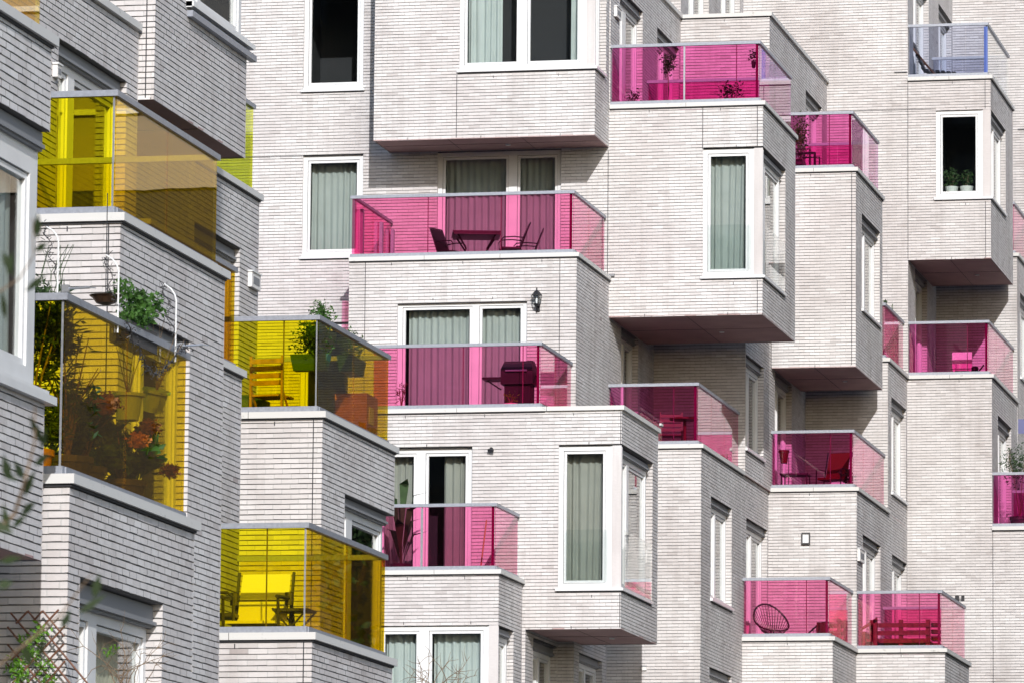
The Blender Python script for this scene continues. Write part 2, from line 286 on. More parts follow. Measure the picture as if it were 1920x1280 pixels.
# ------------------------------------------------------------------ windows
def window(B, ax, c, a0, a1, z0, z1, mull=(), rec=.05, sill=True, room=1.8, fw=.085, head=0, label=None, blind=0, post=None, sash=True, name='window', roomd=None):
    if ax == 'F':
        def bx(m, p, q, d0, d1, e, f): m.box(p, q, c+d0, c+d1, e, f)
    else:
        def bx(m, p, q, d0, d1, e, f): m.box(c-d1, c-d0, p, q, e, f)
    W = MB(); r = rec
    zz1 = z1-head
    if head:
        hd = MB(); bx(hd, a0+.002, a1-.002, r*.6, r+.1, zz1, z1-.012); bx(hd, a0+.002, a1-.002, r*.35, r*.6, zz1+.02, zz1+.05)
    bx(W, a0, a0+fw, r, r+.09, z0, zz1); bx(W, a1-fw, a1, r, r+.09, z0, zz1)
    bx(W, a0+fw, a1-fw, r, r+.09, zz1-fw, zz1); bx(W, a0+fw, a1-fw, r, r+.09, z0, z0+fw)
    edges = [a0+fw] + [x for m in mull for x in m] + [a1-fw]
    for m in mull: bx(W, m[0], m[1], r, r+.088, z0+fw, zz1-fw)
    f = W.build(name, 'white', B)
    if label: f['label'] = label
    if head: hd.build('lintel', 'lintel', f)
    sw = .045; SS = MB(); PN = MB(); GK = MB()
    for i in range(0, len(edges), 2):
        p, q = edges[i], edges[i+1]
        if sash:
            g_ = .008; e0, e1, y0, y1 = p+g_, q-g_, z0+fw+g_, zz1-fw-g_
            bx(SS, e0, e0+sw, r+.02, r+.08, y0, y1); bx(SS, e1-sw, e1, r+.02, r+.08, y0, y1); bx(SS, e0+sw, e1-sw, r+.02, r+.08, y0, y0+sw); bx(SS, e0+sw, e1-sw, r+.02, r+.08, y1-sw, y1)
            bx(GK, p, e0, r+.03, r+.07, z0+fw, zz1-fw); bx(GK, e1, q, r+.03, r+.07, z0+fw, zz1-fw); bx(GK, e0, e1, r+.03, r+.07, y1, zz1-fw); bx(GK, e0, e1, r+.03, r+.07, z0+fw, y0)
            bx(PN, e0+sw, e1-sw, r+.05, r+.056, y0+sw, y1-sw)
        else: bx(PN, p, q, r+.05, r+.056, z0+fw, zz1-fw)
    if sash:
        SS.build('sash', 'white', f); GK.build('gasket', 'seal', f)
    PN.build('pane', 'pane', f)
    if sill:
        s_ = MB(); bx(s_, a0-.04, a1+.04, -.05, r, z0-.055, z0-.004); bx(s_, a0, a1, -.012, r, z0, z0+.035); s_.build('sill', 'white', f)
        s2 = MB(); bx(s2, a0-.02, a1+.02, -.012, r-.01, z0-.078, z0-.055); s2.build('drip_edge', 'seal', f)
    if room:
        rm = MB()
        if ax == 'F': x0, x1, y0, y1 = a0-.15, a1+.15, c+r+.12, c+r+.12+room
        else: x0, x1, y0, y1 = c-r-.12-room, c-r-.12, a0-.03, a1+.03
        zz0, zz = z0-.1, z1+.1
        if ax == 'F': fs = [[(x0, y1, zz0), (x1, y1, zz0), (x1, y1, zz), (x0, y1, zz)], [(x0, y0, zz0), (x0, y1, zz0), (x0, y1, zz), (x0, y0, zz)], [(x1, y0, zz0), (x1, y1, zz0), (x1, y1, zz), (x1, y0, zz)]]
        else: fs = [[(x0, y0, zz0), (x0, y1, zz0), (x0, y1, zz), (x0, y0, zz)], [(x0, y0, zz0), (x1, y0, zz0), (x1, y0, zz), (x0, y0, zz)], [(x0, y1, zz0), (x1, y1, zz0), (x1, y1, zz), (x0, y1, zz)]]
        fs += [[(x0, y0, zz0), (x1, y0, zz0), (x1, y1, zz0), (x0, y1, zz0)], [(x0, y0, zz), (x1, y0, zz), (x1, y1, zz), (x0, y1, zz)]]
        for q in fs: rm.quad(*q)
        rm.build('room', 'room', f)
    return f
def corner_window(B, v, u, ua, vb, z0, z1, mside, pf=.2, ps=.16, curt=None, frontbars=(), head=.14, label=None):
    """window wrapping the front/right corner of a volume"""
    f = window(B, 'F', v, ua, u-pf, z0, z1, frontbars, .03, sill=False, room=0, label=label, name='corner_window')
    p = MB(); p.box(u-pf+.001, u-.012, v+.012, v+ps, z0, z1-.012); p.build('corner_post', 'white', f)
    s = window(f, 'R', u, v+ps+.001, vb, z0, z1-.02, mside, .10, sill=False, room=0, head=head, name='side_light')
    sl_ = MB(); sl_.box(ua-.04, u+.05, v-.05, v+.05, z0-.055, z0-.004); sl_.box(u-.10, u+.05, v+.05, vb+.03, z0-.055, z0-.004); sl_.build('sill', 'white', f)
    s2 = MB(); s2.box(ua-.02, u+.012, v-.012, v+.05, z0-.078, z0-.055); s2.box(u-.1, u+.012, v+.05, vb, z0-.078, z0-.055); s2.build('drip_edge', 'seal', f)
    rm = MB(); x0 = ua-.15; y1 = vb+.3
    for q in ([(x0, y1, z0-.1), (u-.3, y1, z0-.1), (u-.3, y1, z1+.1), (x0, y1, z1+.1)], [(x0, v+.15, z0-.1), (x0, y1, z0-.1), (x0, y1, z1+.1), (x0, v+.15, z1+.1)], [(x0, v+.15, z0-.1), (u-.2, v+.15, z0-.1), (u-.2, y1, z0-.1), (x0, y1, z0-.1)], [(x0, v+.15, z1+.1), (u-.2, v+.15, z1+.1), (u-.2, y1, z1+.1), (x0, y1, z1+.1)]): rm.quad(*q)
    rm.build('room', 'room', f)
    return f
def juliet(B, ax, c, a0, a1, z0, z1):
    m = MB()
    if ax == 'F': m.box(a0, a1, c-.035, c-.025, z0, z1)
    else: m.box(c+.025, c+.035, a0, a1, z0, z1)
    return m.build('glass_guard', 'clear', B)
def curtain(ax, c, a0, a1, z0, z1, mat, label, group=None, fold=.13, amp=.035, taper=0):
    m = MB(); n = max(8, int((a1-a0)/fold*8)); ph = random.random()*6; rows = 8
    for j in range(rows+1):
        t = j/rows; z = z1 + (z0-z1)*t
        for i in range(n+1):
            s_ = i/n; a = a0 + (a1-a0)*s_*(1-taper*t*.25)
            d = amp*(.6+.4*t)*math.sin(s_*(a1-a0)/fold*6.283+ph+.7*math.sin(s_*9+t)) + .012*math.sin(s_*41+ph)
            zz = z + (.012*abs(math.sin(s_*(a1-a0)/fold*3.14)) if j == 0 else 0)
            m.v.append((a, c+d, zz) if ax == 'F' else (c-d, a, zz))
    for j in range(rows):
        for i in range(n): b = j*(n+1)+i; m.f.append((b, b+1, b+n+2, b+n+1))
    return reg(m.build('curtain', mat, None, True), label, 'curtain', group)
# ------------------------------------------------------------------ balconies
def balcony(B, u0, u1, v0, v1, z, tint, label, fs=(), ss=1, sides='FRB', hg=1.13, inl=.09, ext=0, tints=None, bs=()):
    """parapet coping, base channel, coloured glass panels and handrail on top of a brick volume"""
    cp = MB(); o = .05; w_ = .27
    if 'F' in sides: cp.box(u0-ext, u1+o, v0-o, v0+w_, z-.078, z)
    if 'R' in sides: cp.box(u1-w_, u1+o, v0+w_+.001 if 'F' in sides else v0, v1+o*.8, z-.078, z)
    if 'B' in sides: cp.box(u0, u1-w_-.001, v1-w_, v1+o*.8, z-.078, z)
    if tints is None and tint in ('pink', 'magenta'): tints = 'pinkside'
    b = cp.build('balcony', 'stone', B); b['label'] = label
    dr = MB()
    if 'F' in sides: dr.box(u0-ext, u1+.02, v0-.02, v0+.05, z-.10, z-.079)
    if 'R' in sides: dr.box(u1-.05, u1+.02, v0+.051, v1, z-.10, z-.079)
    if 'F' in sides:
        for i in range(1, max(2, int((u1-u0)/1.25))): x = u0+(u1-u0)*i/max(2, int((u1-u0)/1.25)); dr.box(x-.003, x+.003, v0-o-.001, v0+.1, z-.0785, z+.001)
    dr.build('drip_edge', 'seal', b)
    gu = u1-inl; gv = v0+.055; gb = v1-.06
    ch = MB(); rl = MB()
    if 'F' in sides: ch.box(u0, gu+.02, gv-.03, gv+.04, z+.001, z+.07); rl.box(u0, gu+.035, gv-.035, gv+.035, z+hg, z+hg+.058)
    if 'R' in sides:
        a = gv+.041 if 'F' in sides else v0
        ch.box(gu-.04, gu+.03, a, gb, z+.001, z+.07); rl.box(gu-.035, gu+.035, gv+.036 if 'F' in sides else v0, gb+.03, z+hg, z+hg+.058)
    if 'B' in sides: ch.box(u0, gu-.041, gb-.03, gb+.03, z+.001, z+.055); rl.box(u0, gu-.036, gb-.035, gb+.03, z+hg, z+hg+.058)
    ch.build('base_channel', 'alu', b); rl.build('handrail', 'alu', b)
    z0, z1 = z+.03, z+hg+.012; gp = .002; em = 'plumedge' if tint in ('pink', 'magenta') else 'oliveedge' if tint in ('yellow', 'amber') else None
    if 'F' in sides:
        e = [u0+.03] + list(fs) + [gu-.012]
        for p, q in zip(e, e[1:]): MB().box(p+gp, q-gp, gv, gv+.012, z0, z1).build('glass_panel', tint, b)
        if em:
            for p in fs: MB().box(p-.008, p+.008, gv+.013, gv+.018, z0+.04, z1-.01).build('joint_strip', em, b)
            if em == 'plumedge': MB().box(gu-.065, gu-.012, gv+.013, gv+.019, z0+.04, z1-.01).build('joint_strip', em, b)
            else: MB().box(gu-.02, gu-.002, gv-.004, gv-.001, z0+.04, z1-.01).build('joint_strip', 'steel', b)
    if 'R' in sides:
        a = gv+.02 if 'F' in sides else v0; n = ss+1
        for i in range(n):
            p = a+(gb-a)*i/n; q = a+(gb-a)*(i+1)/n; MB().box(gu-.006, gu+.006, p+gp, q-gp, z0, z1).build('glass_panel', tints or tint, b)
    if 'B' in sides:
        e = [u0+.03] + list(bs or [(u0+gu)/2]) + [gu-.03]
        for p, q in zip(e, e[1:]): MB().box(p+gp, q-gp, gb-.012, gb, z0, z1).build('glass_panel', tint, b)
    return b
PUl = lambda xs, v, y: [P(x, y, v)[0] for x in xs]
SVl = lambda ms, u, y: [(S(a, y, u)[0], S(b, y, u)[0]) for a, b in ms]
PVl = lambda ms, v, y: [(P(a, y, v)[0], P(b, y, v)[0]) for a, b in ms]
# ================================================================== THE PINK-GLASS BUILDING
HA, HB = 0, 0
L1, L2, L3, L4, L5 = 10.56, 13.88, 17.14, 20.5, 23.75       # coping levels
HD = [9.70, 13.02, 16.35, 19.66, 23.0, 26.3]                # window heads
UG = -20.07
# --- G: long back wall of the left half, plane 104
w1 = (P(570, 60, 104)[0], P(682, 60, 104)[0], P(625, 167, 104)[1], HD[4])
w2 = (P(567, 390, 104)[0], P(680, 390, 104)[0], P(620, 480, 104)[1], HD[3])
w2b = (w2[0], w2[1], 14.35, HD[2])
d1 = (P(820, 350, 104)[0], P(1052, 350, 104)[0], 17.02, HD[3])
g_r = [(105.3, 107.1, 13.8, HD[2]), (104.95, 107.4, 20.45, HD[4]), (109.0, 111.5, 20.45, HD[4])]
mass(PB, -31, UG, 104, 111.7, 0, 23.67, [w1, w2, w2b, d1], g_r + [(105.1, 106.9, 10.9, HD[1])][:0], mf=0)
mass(PB, -31, -20.3, 104.3, 111.7, 23.67, 33, mf=1)
mass(PB, -31, UG, 111.7, 119.55, 23.67, 33, [], [(112.6, 115.1, 23.8, HD[5]), (116.6, 119.1, 23.8, HD[5])], mf=1)
cpm = MB(); cpm.box(-20.32, UG+.05, 104.0, 111.75, 23.67, 23.75); cpm.build('parapet_coping', 'stone', PB)
window(PB, 'F', 104, *w1, rec=.05, label='tall window with a dark pane, left of the projecting bay'); window(PB, 'F', 104, *w2, rec=.05); window(PB, 'F', 104, *w2b, rec=.05)
window(PB, 'F', 104, *d1, mull=PVl([(952, 968)], 104, 350), rec=.08, sill=False)
curtain('F', 104.38, w2[0]+.1, w2[1]-.1, w2[2]+.05, HD[3]-.03, 'curt', 'sage curtain filling the tall window left of the upper pink balcony with table')
curtain('F', 104.38, d1[0]+.1, d1[1]-.1, 17.1, HD[3]-.03, 'curt', 'long sage curtain across the balcony doors behind the patio table')
window(PB, 'R', UG, 105.3, 107.1, 13.8, HD[2], mull=[(106.15, 106.27)], rec=.12, sill=False, head=.15)
window(PB, 'R', UG, 104.95, 107.4, 20.45, HD[4], mull=SVl([(1177, 1184)], UG, 100), rec=.12, sill=False, head=.18)
window(PB, 'R', UG, 109.0, 111.5, 20.45, HD[4], mull=[(110.3, 110.42)], rec=.12, sill=False, head=.18)
window(PB, 'R', UG, 112.6, 115.1, 23.8, HD[5], mull=[(113.8, 113.95)], rec=.12, sill=False, head=.18)
window(PB, 'R', UG, 116.6, 119.1, 23.8, HD[5], mull=[(117.8, 117.95)], rec=.12, sill=False, head=.18)
joint(PB, 'F', 104, UG-.03, 16.4, 19.6); joint(PB, 'F', 104, -29, 19.66, 0, horiz=w2[0])
# --- A: projecting bay with the big corner window
uA, vA = -20.09, 102.57
ca = (P(862, 60, vA)[0], uA, P(980, 128, vA)[1], HD[4]+.35)
mass(PB, -24.43, uA, vA, 103.995, 19.67, 33, [ca], [(vA, 103.66, ca[2], ca[3])], mf=1, label='bay')
corner_window(PB, vA, uA, ca[0], 103.5, ca[2], ca[3], [], pf=.22, ps=.12, frontbars=PVl([(973, 988)], vA, 60))
curtain('F', vA+.34, ca[0]+.1, P(935, 60, vA)[0], ca[2]+.05, ca[3]-.1, 'curtl', 'pale mint curtain at the left of the large bay window at the top')
curtain('F', vA+.34, P(1064, 60, vA)[0], uA-.3, ca[2]+.1, ca[3]-.1, 'curtl', 'narrow mint curtain gathered at the right of the large bay window', taper=.6)
joint(PB, 'F', vA, P(856, 200, vA)[0], 19.69, ca[2]-.1)
# --- H: balcony block with the patio table
vH = 100.8
w3 = (P(745, 600, vH)[0], P(988, 600, vH)[0], 13.84, P(860, 565, vH)[1])
mass(PB, -24.45, UG, vH, 104, 0, L3-.078, [w3], [(101.3, 103.55, 7.4, HD[0])], mf=1)
window(PB, 'F', vH, *w3, mull=PVl([(884, 897)], vH, 600), rec=.07, sill=False)
curtain('F', vH+.34, w3[0]+.15, w3[1]-.12, 13.95, w3[3]-.03, 'curt', 'sage curtain behind the window beside the black wall lantern')
window(PB, 'R', UG, 101.3, 103.55, 7.4, HD[0], mull=[(102.4, 102.52)], rec=.12, sill=False, head=.16)
joint(PB, 'F', vH, P(1049, 600, vH)[0], 14, L3-.1); joint(PB, 'F', vH, P(684, 600, vH)[0], 9, L3-.1)
b1 = balcony(PB, -24.45, UG, vH, 104, L3, 'pink', 'pink glass balcony holding the patio table and chairs', fs=PUl([801, 938], vH, 420), ss=1, sides='FR')
lf = MB(); lf.box(-24.42, -24.35, 100.9, 103.95, L3+1.13, L3+1.18); lf.build('handrail', 'alu', b1)
for p, q in ((100.95, 102.4), (102.42, 103.9)): MB().box(-24.39, -24.378, p, q, L3+.03, L3+1.14).build('glass_panel', 'pink', b1)
MB().box(-24.42, -24.15, 101.15, 104, L3-.078, L3-.001).build('side_coping', 'stone', b1)
ps = MB()
for x in (101.3, 102.9, 103.85): ps.box(-24.36, -24.30, x-.05, x+.05, L3, L3+1.0)
ps.build('clamp_post', 'alu', b1)
# --- J: lower projecting volume with corner window
vJ, uJ, uL = 97.85, -18.63, -20.38; UJ0 = P(694, 900, 97.85)[0]
w4 = (P(705, 900, vJ)[0], P(885, 900, vJ)[0], 10.62, P(830, 839, vJ)[1])
cj = (P(1047, 960, vJ)[0], uJ, P(1100, 1101, vJ)[1], P(1100, 835, vJ)[1])
mass(PB, UJ0, uL, vJ, 100.79, 0, L2-.078, [w4], [(98.55, 100.72, 7.4, HD[0]+.02)], mf=0)
mass(PB, uL, uJ, vJ, 101.5, 9.84, L2-.078, [cj], [(vJ, 100.95, cj[2], cj[3])], mf=1)
window(PB, 'F', vJ, *w4, mull=PVl([(779, 796)], vJ, 900), rec=.07, sill=False)
curtain('F', vJ+.34, w4[0]+.1, P(765, 900, vJ)[0], 10.65, w4[3]-.03, 'curtg', 'grey curtain in the left leaf of the doors behind the banana plant')
curtain('F', vJ+.34, P(825, 900, vJ)[0], w4[1]-.12, 10.65, w4[3]-.03, 'curtg', 'grey curtain in the right leaf of the doors behind the broom')
corner_window(PB, vJ, uJ, cj[0], 100.8, cj[2], cj[3], SVl([(1184, 1188)], uJ, 1000), pf=.21)
curtain('F', vJ+.34, cj[0]+.1, P(1131, 960, vJ)[0], cj[2]+.1, cj[3]-.03, 'curtg', 'olive grey curtain in the lower corner window', taper=.2)
juliet(PB, 'F', vJ, cj[0]+.12, uJ-.24, cj[2]+.1, P(1100, 992, vJ)[1]); juliet(PB, 'R', uJ, vJ+.2, 100.7, cj[2]+.02, P(1100, 992, vJ)[1])
window(PB, 'R', uL, 98.55, 100.72, 7.4, HD[0]+.02, mull=[(99.6, 99.72)], rec=.12, sill=False, head=.16)
joint(PB, 'F', vJ, P(1162, 1140, vJ)[0], 9.86, cj[2]-.1); joint(PB, 'F', vJ, P(1164, 790, vJ)[0], cj[3]+.02, L2-.1)
b2 = balcony(PB, UJ0, P(1021, 650, vJ)[0], vJ, vH, L2, 'pink', 'pink glass balcony with the barbecue', fs=PUl([867, 979], vJ, 700), ss=1, sides='FR', inl=.09)
cj2 = MB(); cj2.box(P(1021, 650, vJ)[0]+.06, uJ+.05, vJ-.05, vJ+.25, L2-.078, L2); cj2.box(uJ-.22, uJ+.05, vJ+.251, 101.53, L2-.078, L2); cj2.build('parapet_coping', 'stone', PB)
# --- L: lowest left balcony block
vL, uLL = 95.8, -20.44; UL0 = P(694, 1150, 95.8)[0]
cl = (P(706, 1230, vL)[0], uLL, 7.3, P(820, 1172, vL)[1])
mass(PB, UL0, uLL, vL, vJ, 0, L1-.0+.1, [cl], [(vL, 97.1, cl[2], cl[3])], mf=1)
corner_window(PB, vL, uLL, cl[0], 97.0, cl[2], cl[3], [], pf=.19, ps=.1, frontbars=PVl([(785, 803)], vL, 1230))
curtain('F', vL+.34, cl[0]+.1, P(782, 1230, vL)[0], 7.5, cl[3]-.03, 'curtl', 'pale blue green curtain in the left pane of the bottom window')
curtain('F', vL+.34, P(806, 1230, vL)[0], uLL-.3, 7.5, cl[3]-.03, 'curtl', 'pale blue green curtain in the right pane of the bottom window')
b3 = balcony(PB, UL0, uLL, vL, vJ, 10.74, 'pink', 'pink glass balcony with the banana plant and broom', fs=PUl([790], vL, 1000), ss=0, sides='FR')
MB().box(P(788, 1000, vL)[0], P(792, 1000, vL)[0], vL+.03, vL+.05, 10.8, 11.85).build('clamp_post', 'steel', b3)
# --- N / M / T: masses of the second bay
mass(PB, UG, -18.25, 104, 119.6, 0, L2-.078, [], [(105.1, 107.52, 11.02, HD[1]), (109.25, 111.88, 10.4, HD[1]), (105.0, 107.55, 7.7, HD[0]), (113, 115.5, 7.7, HD[0])][:3], mf=1)
nw = dict(rec=.12, head=.17, room=1.2)
window(PB, 'R', -18.25, 105.1, 107.52, 11.02, HD[1], mull=[(106.2, 106.32)], **nw)
window(PB, 'R', -18.25, 109.25, 111.88, 10.4, HD[1], mull=[(110.5, 110.62)], **nw)
window(PB, 'R', -18.25, 105.0, 107.55, 7.7, HD[0], mull=[(106.2, 106.32)], **nw)
mass(PB, UG, -18.2, 108.8, 119.6, L2-.078, 20.42, [], [(108.85, 111.05, 14.36, HD[2]-.1), (112.5, 114.7, 13.8, HD[2]), (116.55, 118.9, 20.35, 20.42)][:2], mf=1)
window(PB, 'R', -18.2, 108.85, 111.05, 14.36, HD[2]-.1, mull=[(109.8, 109.92)], **nw)
window(PB, 'R', -18.2, 112.5, 114.7, 13.8, HD[2], mull=[(113.5, 113.62)], rec=.12, head=.17, sill=False)
mass(PB, UG, -18.2, 111.7, 119.6, 20.42, L5-.078, [], [(116.55, 118.85, 20.45, HD[4])], mf=1)
window(PB, 'R', -18.2, 116.55, 118.85, 20.45, HD[4], mull=[(117.7, 117.82)], rec=.12, head=.17, sill=False)
tc = MB(); tc.box(UG, -18.15, 111.65, 111.95, L5-.078, L5); tc.box(-18.45, -18.15, 111.951, 119.6, L5-.078, L5); tc.build('parapet_coping', 'stone', PB)
td = MB(); td.box(UG, -18.19, 111.69, 111.8, L5-.1, L5-.079); td.build('drip_edge', 'seal', PB)
b4 = balcony(PB, UG, -18.25, 104, 108.8, L2, 'magenta', 'crimson glass balcony with the red chairs', fs=PUl([1262], 104, 770), ss=2, sides='FR')
# --- B: the hanging box with the tall corner window
vB, uB = 104, -17.07
cb = (P(1318, 400, vB)[0], uB, P(1370, 517, vB)[1], P(1370, 279, vB)[1])
mass(PB, UG, uB, vB, 108.0, 16.35, L4-.078, [cb], [(vB, 106.75, cb[2], cb[3])], mf=1)
corner_window(PB, vB, uB, cb[0], 106.6, cb[2], cb[3], SVl([(1440, 1444)], uB, 400), pf=.2)
curtain('F', vB+.34, cb[0]+.1, P(1396, 400, vB)[0], cb[2]+.1, cb[3]-.03, 'curt', 'sage curtain in the tall corner window of the hanging box', taper=.3)
juliet(PB, 'F', vB, cb[0]+.1, uB-.22, cb[2]+.1, P(1370, 422, vB)[1]); juliet(PB, 'R', uB, vB+.2, 106.5, cb[2]+.02, P(1370, 422, vB)[1])
joint(PB, 'F', vB, cb[0]-.01, cb[3], L4-.1); joint(PB, 'F', vB, P(1420, 560, vB)[0], 16.37, cb[2]-.1); joint(PB, 'F', vB, P(1420, 240, vB)[0], cb[3]+.02, L4-.1)
bB = balcony(PB, UG, uB, vB, 108.0, L4, 'magenta', 'magenta glass balcony with the potted tree, on the hanging box', fs=PUl([1283, 1380], vB, 130), ss=1, tints='plum', bs=[P(1347, 190, 107.9)[0]])
MB().box(P(1281, 130, vB)[0], P(1284, 130, vB)[0], vB+.03, vB+.05, L4+.05, L4+1.12).build('clamp_post', 'steel', bB)
# --- R: low block with the string chairs
mass(PB, -18.25, -16.43, 108.8, 112, 0, L1-.078, [], [], mf=1)
b6 = balcony(PB, -18.25, -16.43, 108.8, 112, L1, 'pink', 'pink glass balcony with the round string chairs', fs=PUl([1511], 108.8, 1140), ss=0, sides='FR')
# --- Q, K, C
mass(PB, -18.25, -16.42, 112, 119.6, 0, L2-.078, [], [(117.15, 119.5, 14.3, 14.31), (112.85, 115.45, 10.5, HD[1]), (117.2, 119.5, 10.5, HD[1])][1:], mf=1)
window(PB, 'R', -16.42, 112.85, 115.45, 10.5, HD[1], mull=[(114.1, 114.22)], rec=.12, head=.17, sill=False, room=1.2)
window(PB, 'R', -16.42, 117.2, 119.5, 10.5, HD[1], mull=[(118.3, 118.42)], rec=.12, head=.17, sill=False, room=1.2)
mass(PB, -18.2, -16.42, 116.6, 119.6, L2-.078, L3-.078, [], [(117.1, 119.4, 14.32, HD[2])], mf=1)
window(PB, 'R', -16.42, 117.1, 119.4, 14.32, HD[2], mull=[(118.2, 118.32)], rec=.12, head=.17, room=1.2)
mass(PB, -18.19, -16.44, 112, 115.9, 16.36, L4-.078, [], [(112.86, 115.5, 17.68, HD[3])], mf=1)
window(PB, 'R', -16.44, 112.86, 115.5, 17.68, HD[3], mull=[(114.0, 114.12)], **nw)
joint(PB, 'F', 112, P(1597, 400, 112)[0], 16.4, L4-.1)
b5 = balcony(PB, -18.2, -16.42, 112, 116.6, L2, 'magenta', 'crimson glass balcony with the red pot and lounge chair', fs=PUl([1556], 112, 850), ss=2, sides='FR')
bC = balcony(PB, -18.19, -16.44, 112, 115.9, L4, 'magenta', 'magenta glass balcony with a bushy plant and metal frame', fs=PUl([1554], 112, 250), ss=0, tints='plum', bs=[-17.4])
bK = balcony(PB, -18.2, -16.42, 116.6, 119.6, L3, 'magenta', 'narrow crimson balcony seen only by its side glass', ss=1, sides='FR')
# --- box 7
mass(PB, -16.42, -14.61, 112, 115.9, 6.4, L1-.078, mf=1)
b7 = balcony(PB, -16.42, -14.61, 112, 115.9, L1, 'pink', 'pink glass balcony with the pallet bench, at the bottom right', fs=PUl([1723], 112, 1160), ss=1, bs=[-15.6])
# --- D wall and D box
uD = -16.4
mass(PB, -21, uD, 119.6, 127.3, L3-.1, 33, [], [(120.75, 122.75, L3-.08, HD[3]), (120.5, 123.1, 23.7, 26.3), (124.8, 127.1, 23.7, HD[5]+.1)], mf=0)
window(PB, 'R', uD, 120.75, 122.75, L3-.08, HD[3], mull=[(121.7, 121.85)], rec=.12, head=.15, sill=False, room=1.2)
window(PB, 'R', uD, 120.5, 123.1, 23.7, 26.3, mull=[(121.7, 121.9)], rec=.12, head=.15, sill=False, room=1.2)
window(PB, 'R', uD, 124.8, 127.1, 23.7, HD[5]+.1, mull=[(125.9, 126.05)], rec=.12, head=.15, sill=False, room=1.2)
cd = (P(1755, 290, 119.6)[0], -14.57, P(1800, 370, 119.6)[1], P(1800, 207, 119.6)[1])
mass(PB, uD, -14.57, 119.6, 123.7, 19.68, L5-.078, [cd], [(119.6, 122.35, cd[2], cd[3])], mf=1)
corner_window(PB, 119.6, -14.57, cd[0], 122.2, cd[2], cd[3], [(120.9, 121.0)], pf=.2)
joint(PB, 'F', 119.6, uD, 19.7, L5-.1); joint(PB, 'F', 119.6, -17.9, 23.03, 0, horiz=cd[0]); joint(PB, 'F', 119.6, P(1848, 430, 119.6)[0], 19.7, cd[2]-.1); joint(PB, 'F', 119.6, P(1847, 170, 119.6)[0], cd[3]+.02, L5-.1)
bD = balcony(PB, uD, -14.57, 119.6, 123.7, L5, 'blue', 'clear blue tinted glass balcony with the deck chair', fs=PUl([1810], 119.6, 80), ss=1, tints='clear', bs=[-15.7])
MB().box(-14.72, -14.64, 119.66, 119.70, L5+.05, L5+1.1).build('clamp_post', simple('blue_edge', (.10, .16, .45), .3), bD)
fl = MB(); fl.box(P(1677, 133, 119.6)[0], uD-.01, 119.56, 119.6, P(1690, 134, 119.6)[1]-.03, P(1690, 134, 119.6)[1]-.015); fl.build('flashing', 'lintel', PB)
# --- D2, M3, D3 and the far wall E
mass(PB, uD-.7, -14.56, 119.6, 124.3, 0, L3-.078, [], [(120.66, 123.15, 13.8, HD[2])], mf=1)
window(PB, 'R', -14.56, 120.66, 123.15, 13.8, HD[2], mull=[(121.8, 121.95)], rec=.12, head=.17, sill=False, room=1.2)
mass(PB, uD-.7, -14.55, 124.301, 127.3, 0, L4-.078, [], [(124.85, 127.1, 17.75, HD[3])], mf=1)
window(PB, 'R', -14.55, 124.85, 127.1, 17.75, HD[3], mull=[(125.9, 126.0)], **nw)
b10 = balcony(PB, uD, -14.56, 119.6, 124.3, L3, 'magenta', 'crimson glass balcony with the pale chair, under the dark overhang', fs=PUl([1813], 119.6, 640), ss=2, sides='FR')
b9 = balcony(PB, uD, -14.55, 124.3, 127.3, L4, 'magenta', 'pink side glass at the right edge of the view', ss=0, sides='FR')
mass(PB, -14.56, -12.6, 119.6, 123.4, 0, 13.80-.078, mf=1)
b8 = balcony(PB, -14.56, -12.6, 119.6, 123.4, 13.80, 'magenta', 'crimson glass balcony with the olive bush at the right edge', fs=[-13.5], ss=1, bs=[-13.5])
joint(PB, 'F', 119.6, -14.55, 7, 13.7)
mass(PB, uD, 3, 127.3, 134, 0, 33, mf=1)
joint(PB, 'F', 127.3, -14.5, P(1910, 308, 127.3)[1], 0, horiz=-12)
fl = MB(); fl.box(P(1909, 242, 127.3)[0], -12, 127.26, 127.3, P(1915, 242, 127.3)[1]-.02, P(1915, 242, 127.3)[1]); fl.build('flashing', 'lintel', PB)
MB().box(P(1909, 800, 122)[0], P(1909, 800, 122)[0]+1.2, 122, 122.03, P(1912, 812, 122)[1], P(1912, 785, 122)[1]).build('privacy_screen', simple('blue_screen', (.12, .13, .28), .5), PB)
# ================================================================== THE YELLOW-GLASS BUILDING
T0, T1_, T2_ = 6.48, 9.82, 13.15
# Y2: balcony with planters
mass(YB, -24, -16.15, 65.3, 69.2, 0, T1_-.078, [], [(66.5, 69.2, 6.3, 8.93)], mf=1)
window(YB, 'R', -16.15, 66.5, 69.05, 6.3, 8.93, mull=SVl([(666, 677)], -16.15, 1000), rec=.12, head=.14, sill=False, room=1.5)
joint(YB, 'F', 65.3, P(587, 850, 65.3)[0], 5, T1_-.1); joint(YB, 'F', 57.6, P(569, 1230, 57.6)[0], 5, T0-.1)
y2 = balcony(YB, -18.0, -16.15, 65.3, 69.2, T1_, 'yellow', 'yellow glass balcony with planters and the folding chair', fs=PUl([529], 65.3, 680), ss=1, tints='amber', bs=[P(516, 700, 69.2)[0]])
mass(YB, -24, -18.0, 65.3, 69.2, T1_-.078, T2_-.078, [], [(66.0, 68.24, 9.8, 12.29)], mf=1)
window(YB, 'R', -18.0, 66.0, 68.24, 9.8, 12.29, mull=[(67.0, 67.12)], rec=.12, head=.16, sill=False, room=1.5)
yl = balcony(YB, -22, -18.0, 65.3, 69.2, T2_, 'lime', 'lime green glass balcony glimpsed behind the big brick box', ss=1, bs=[-19.8])
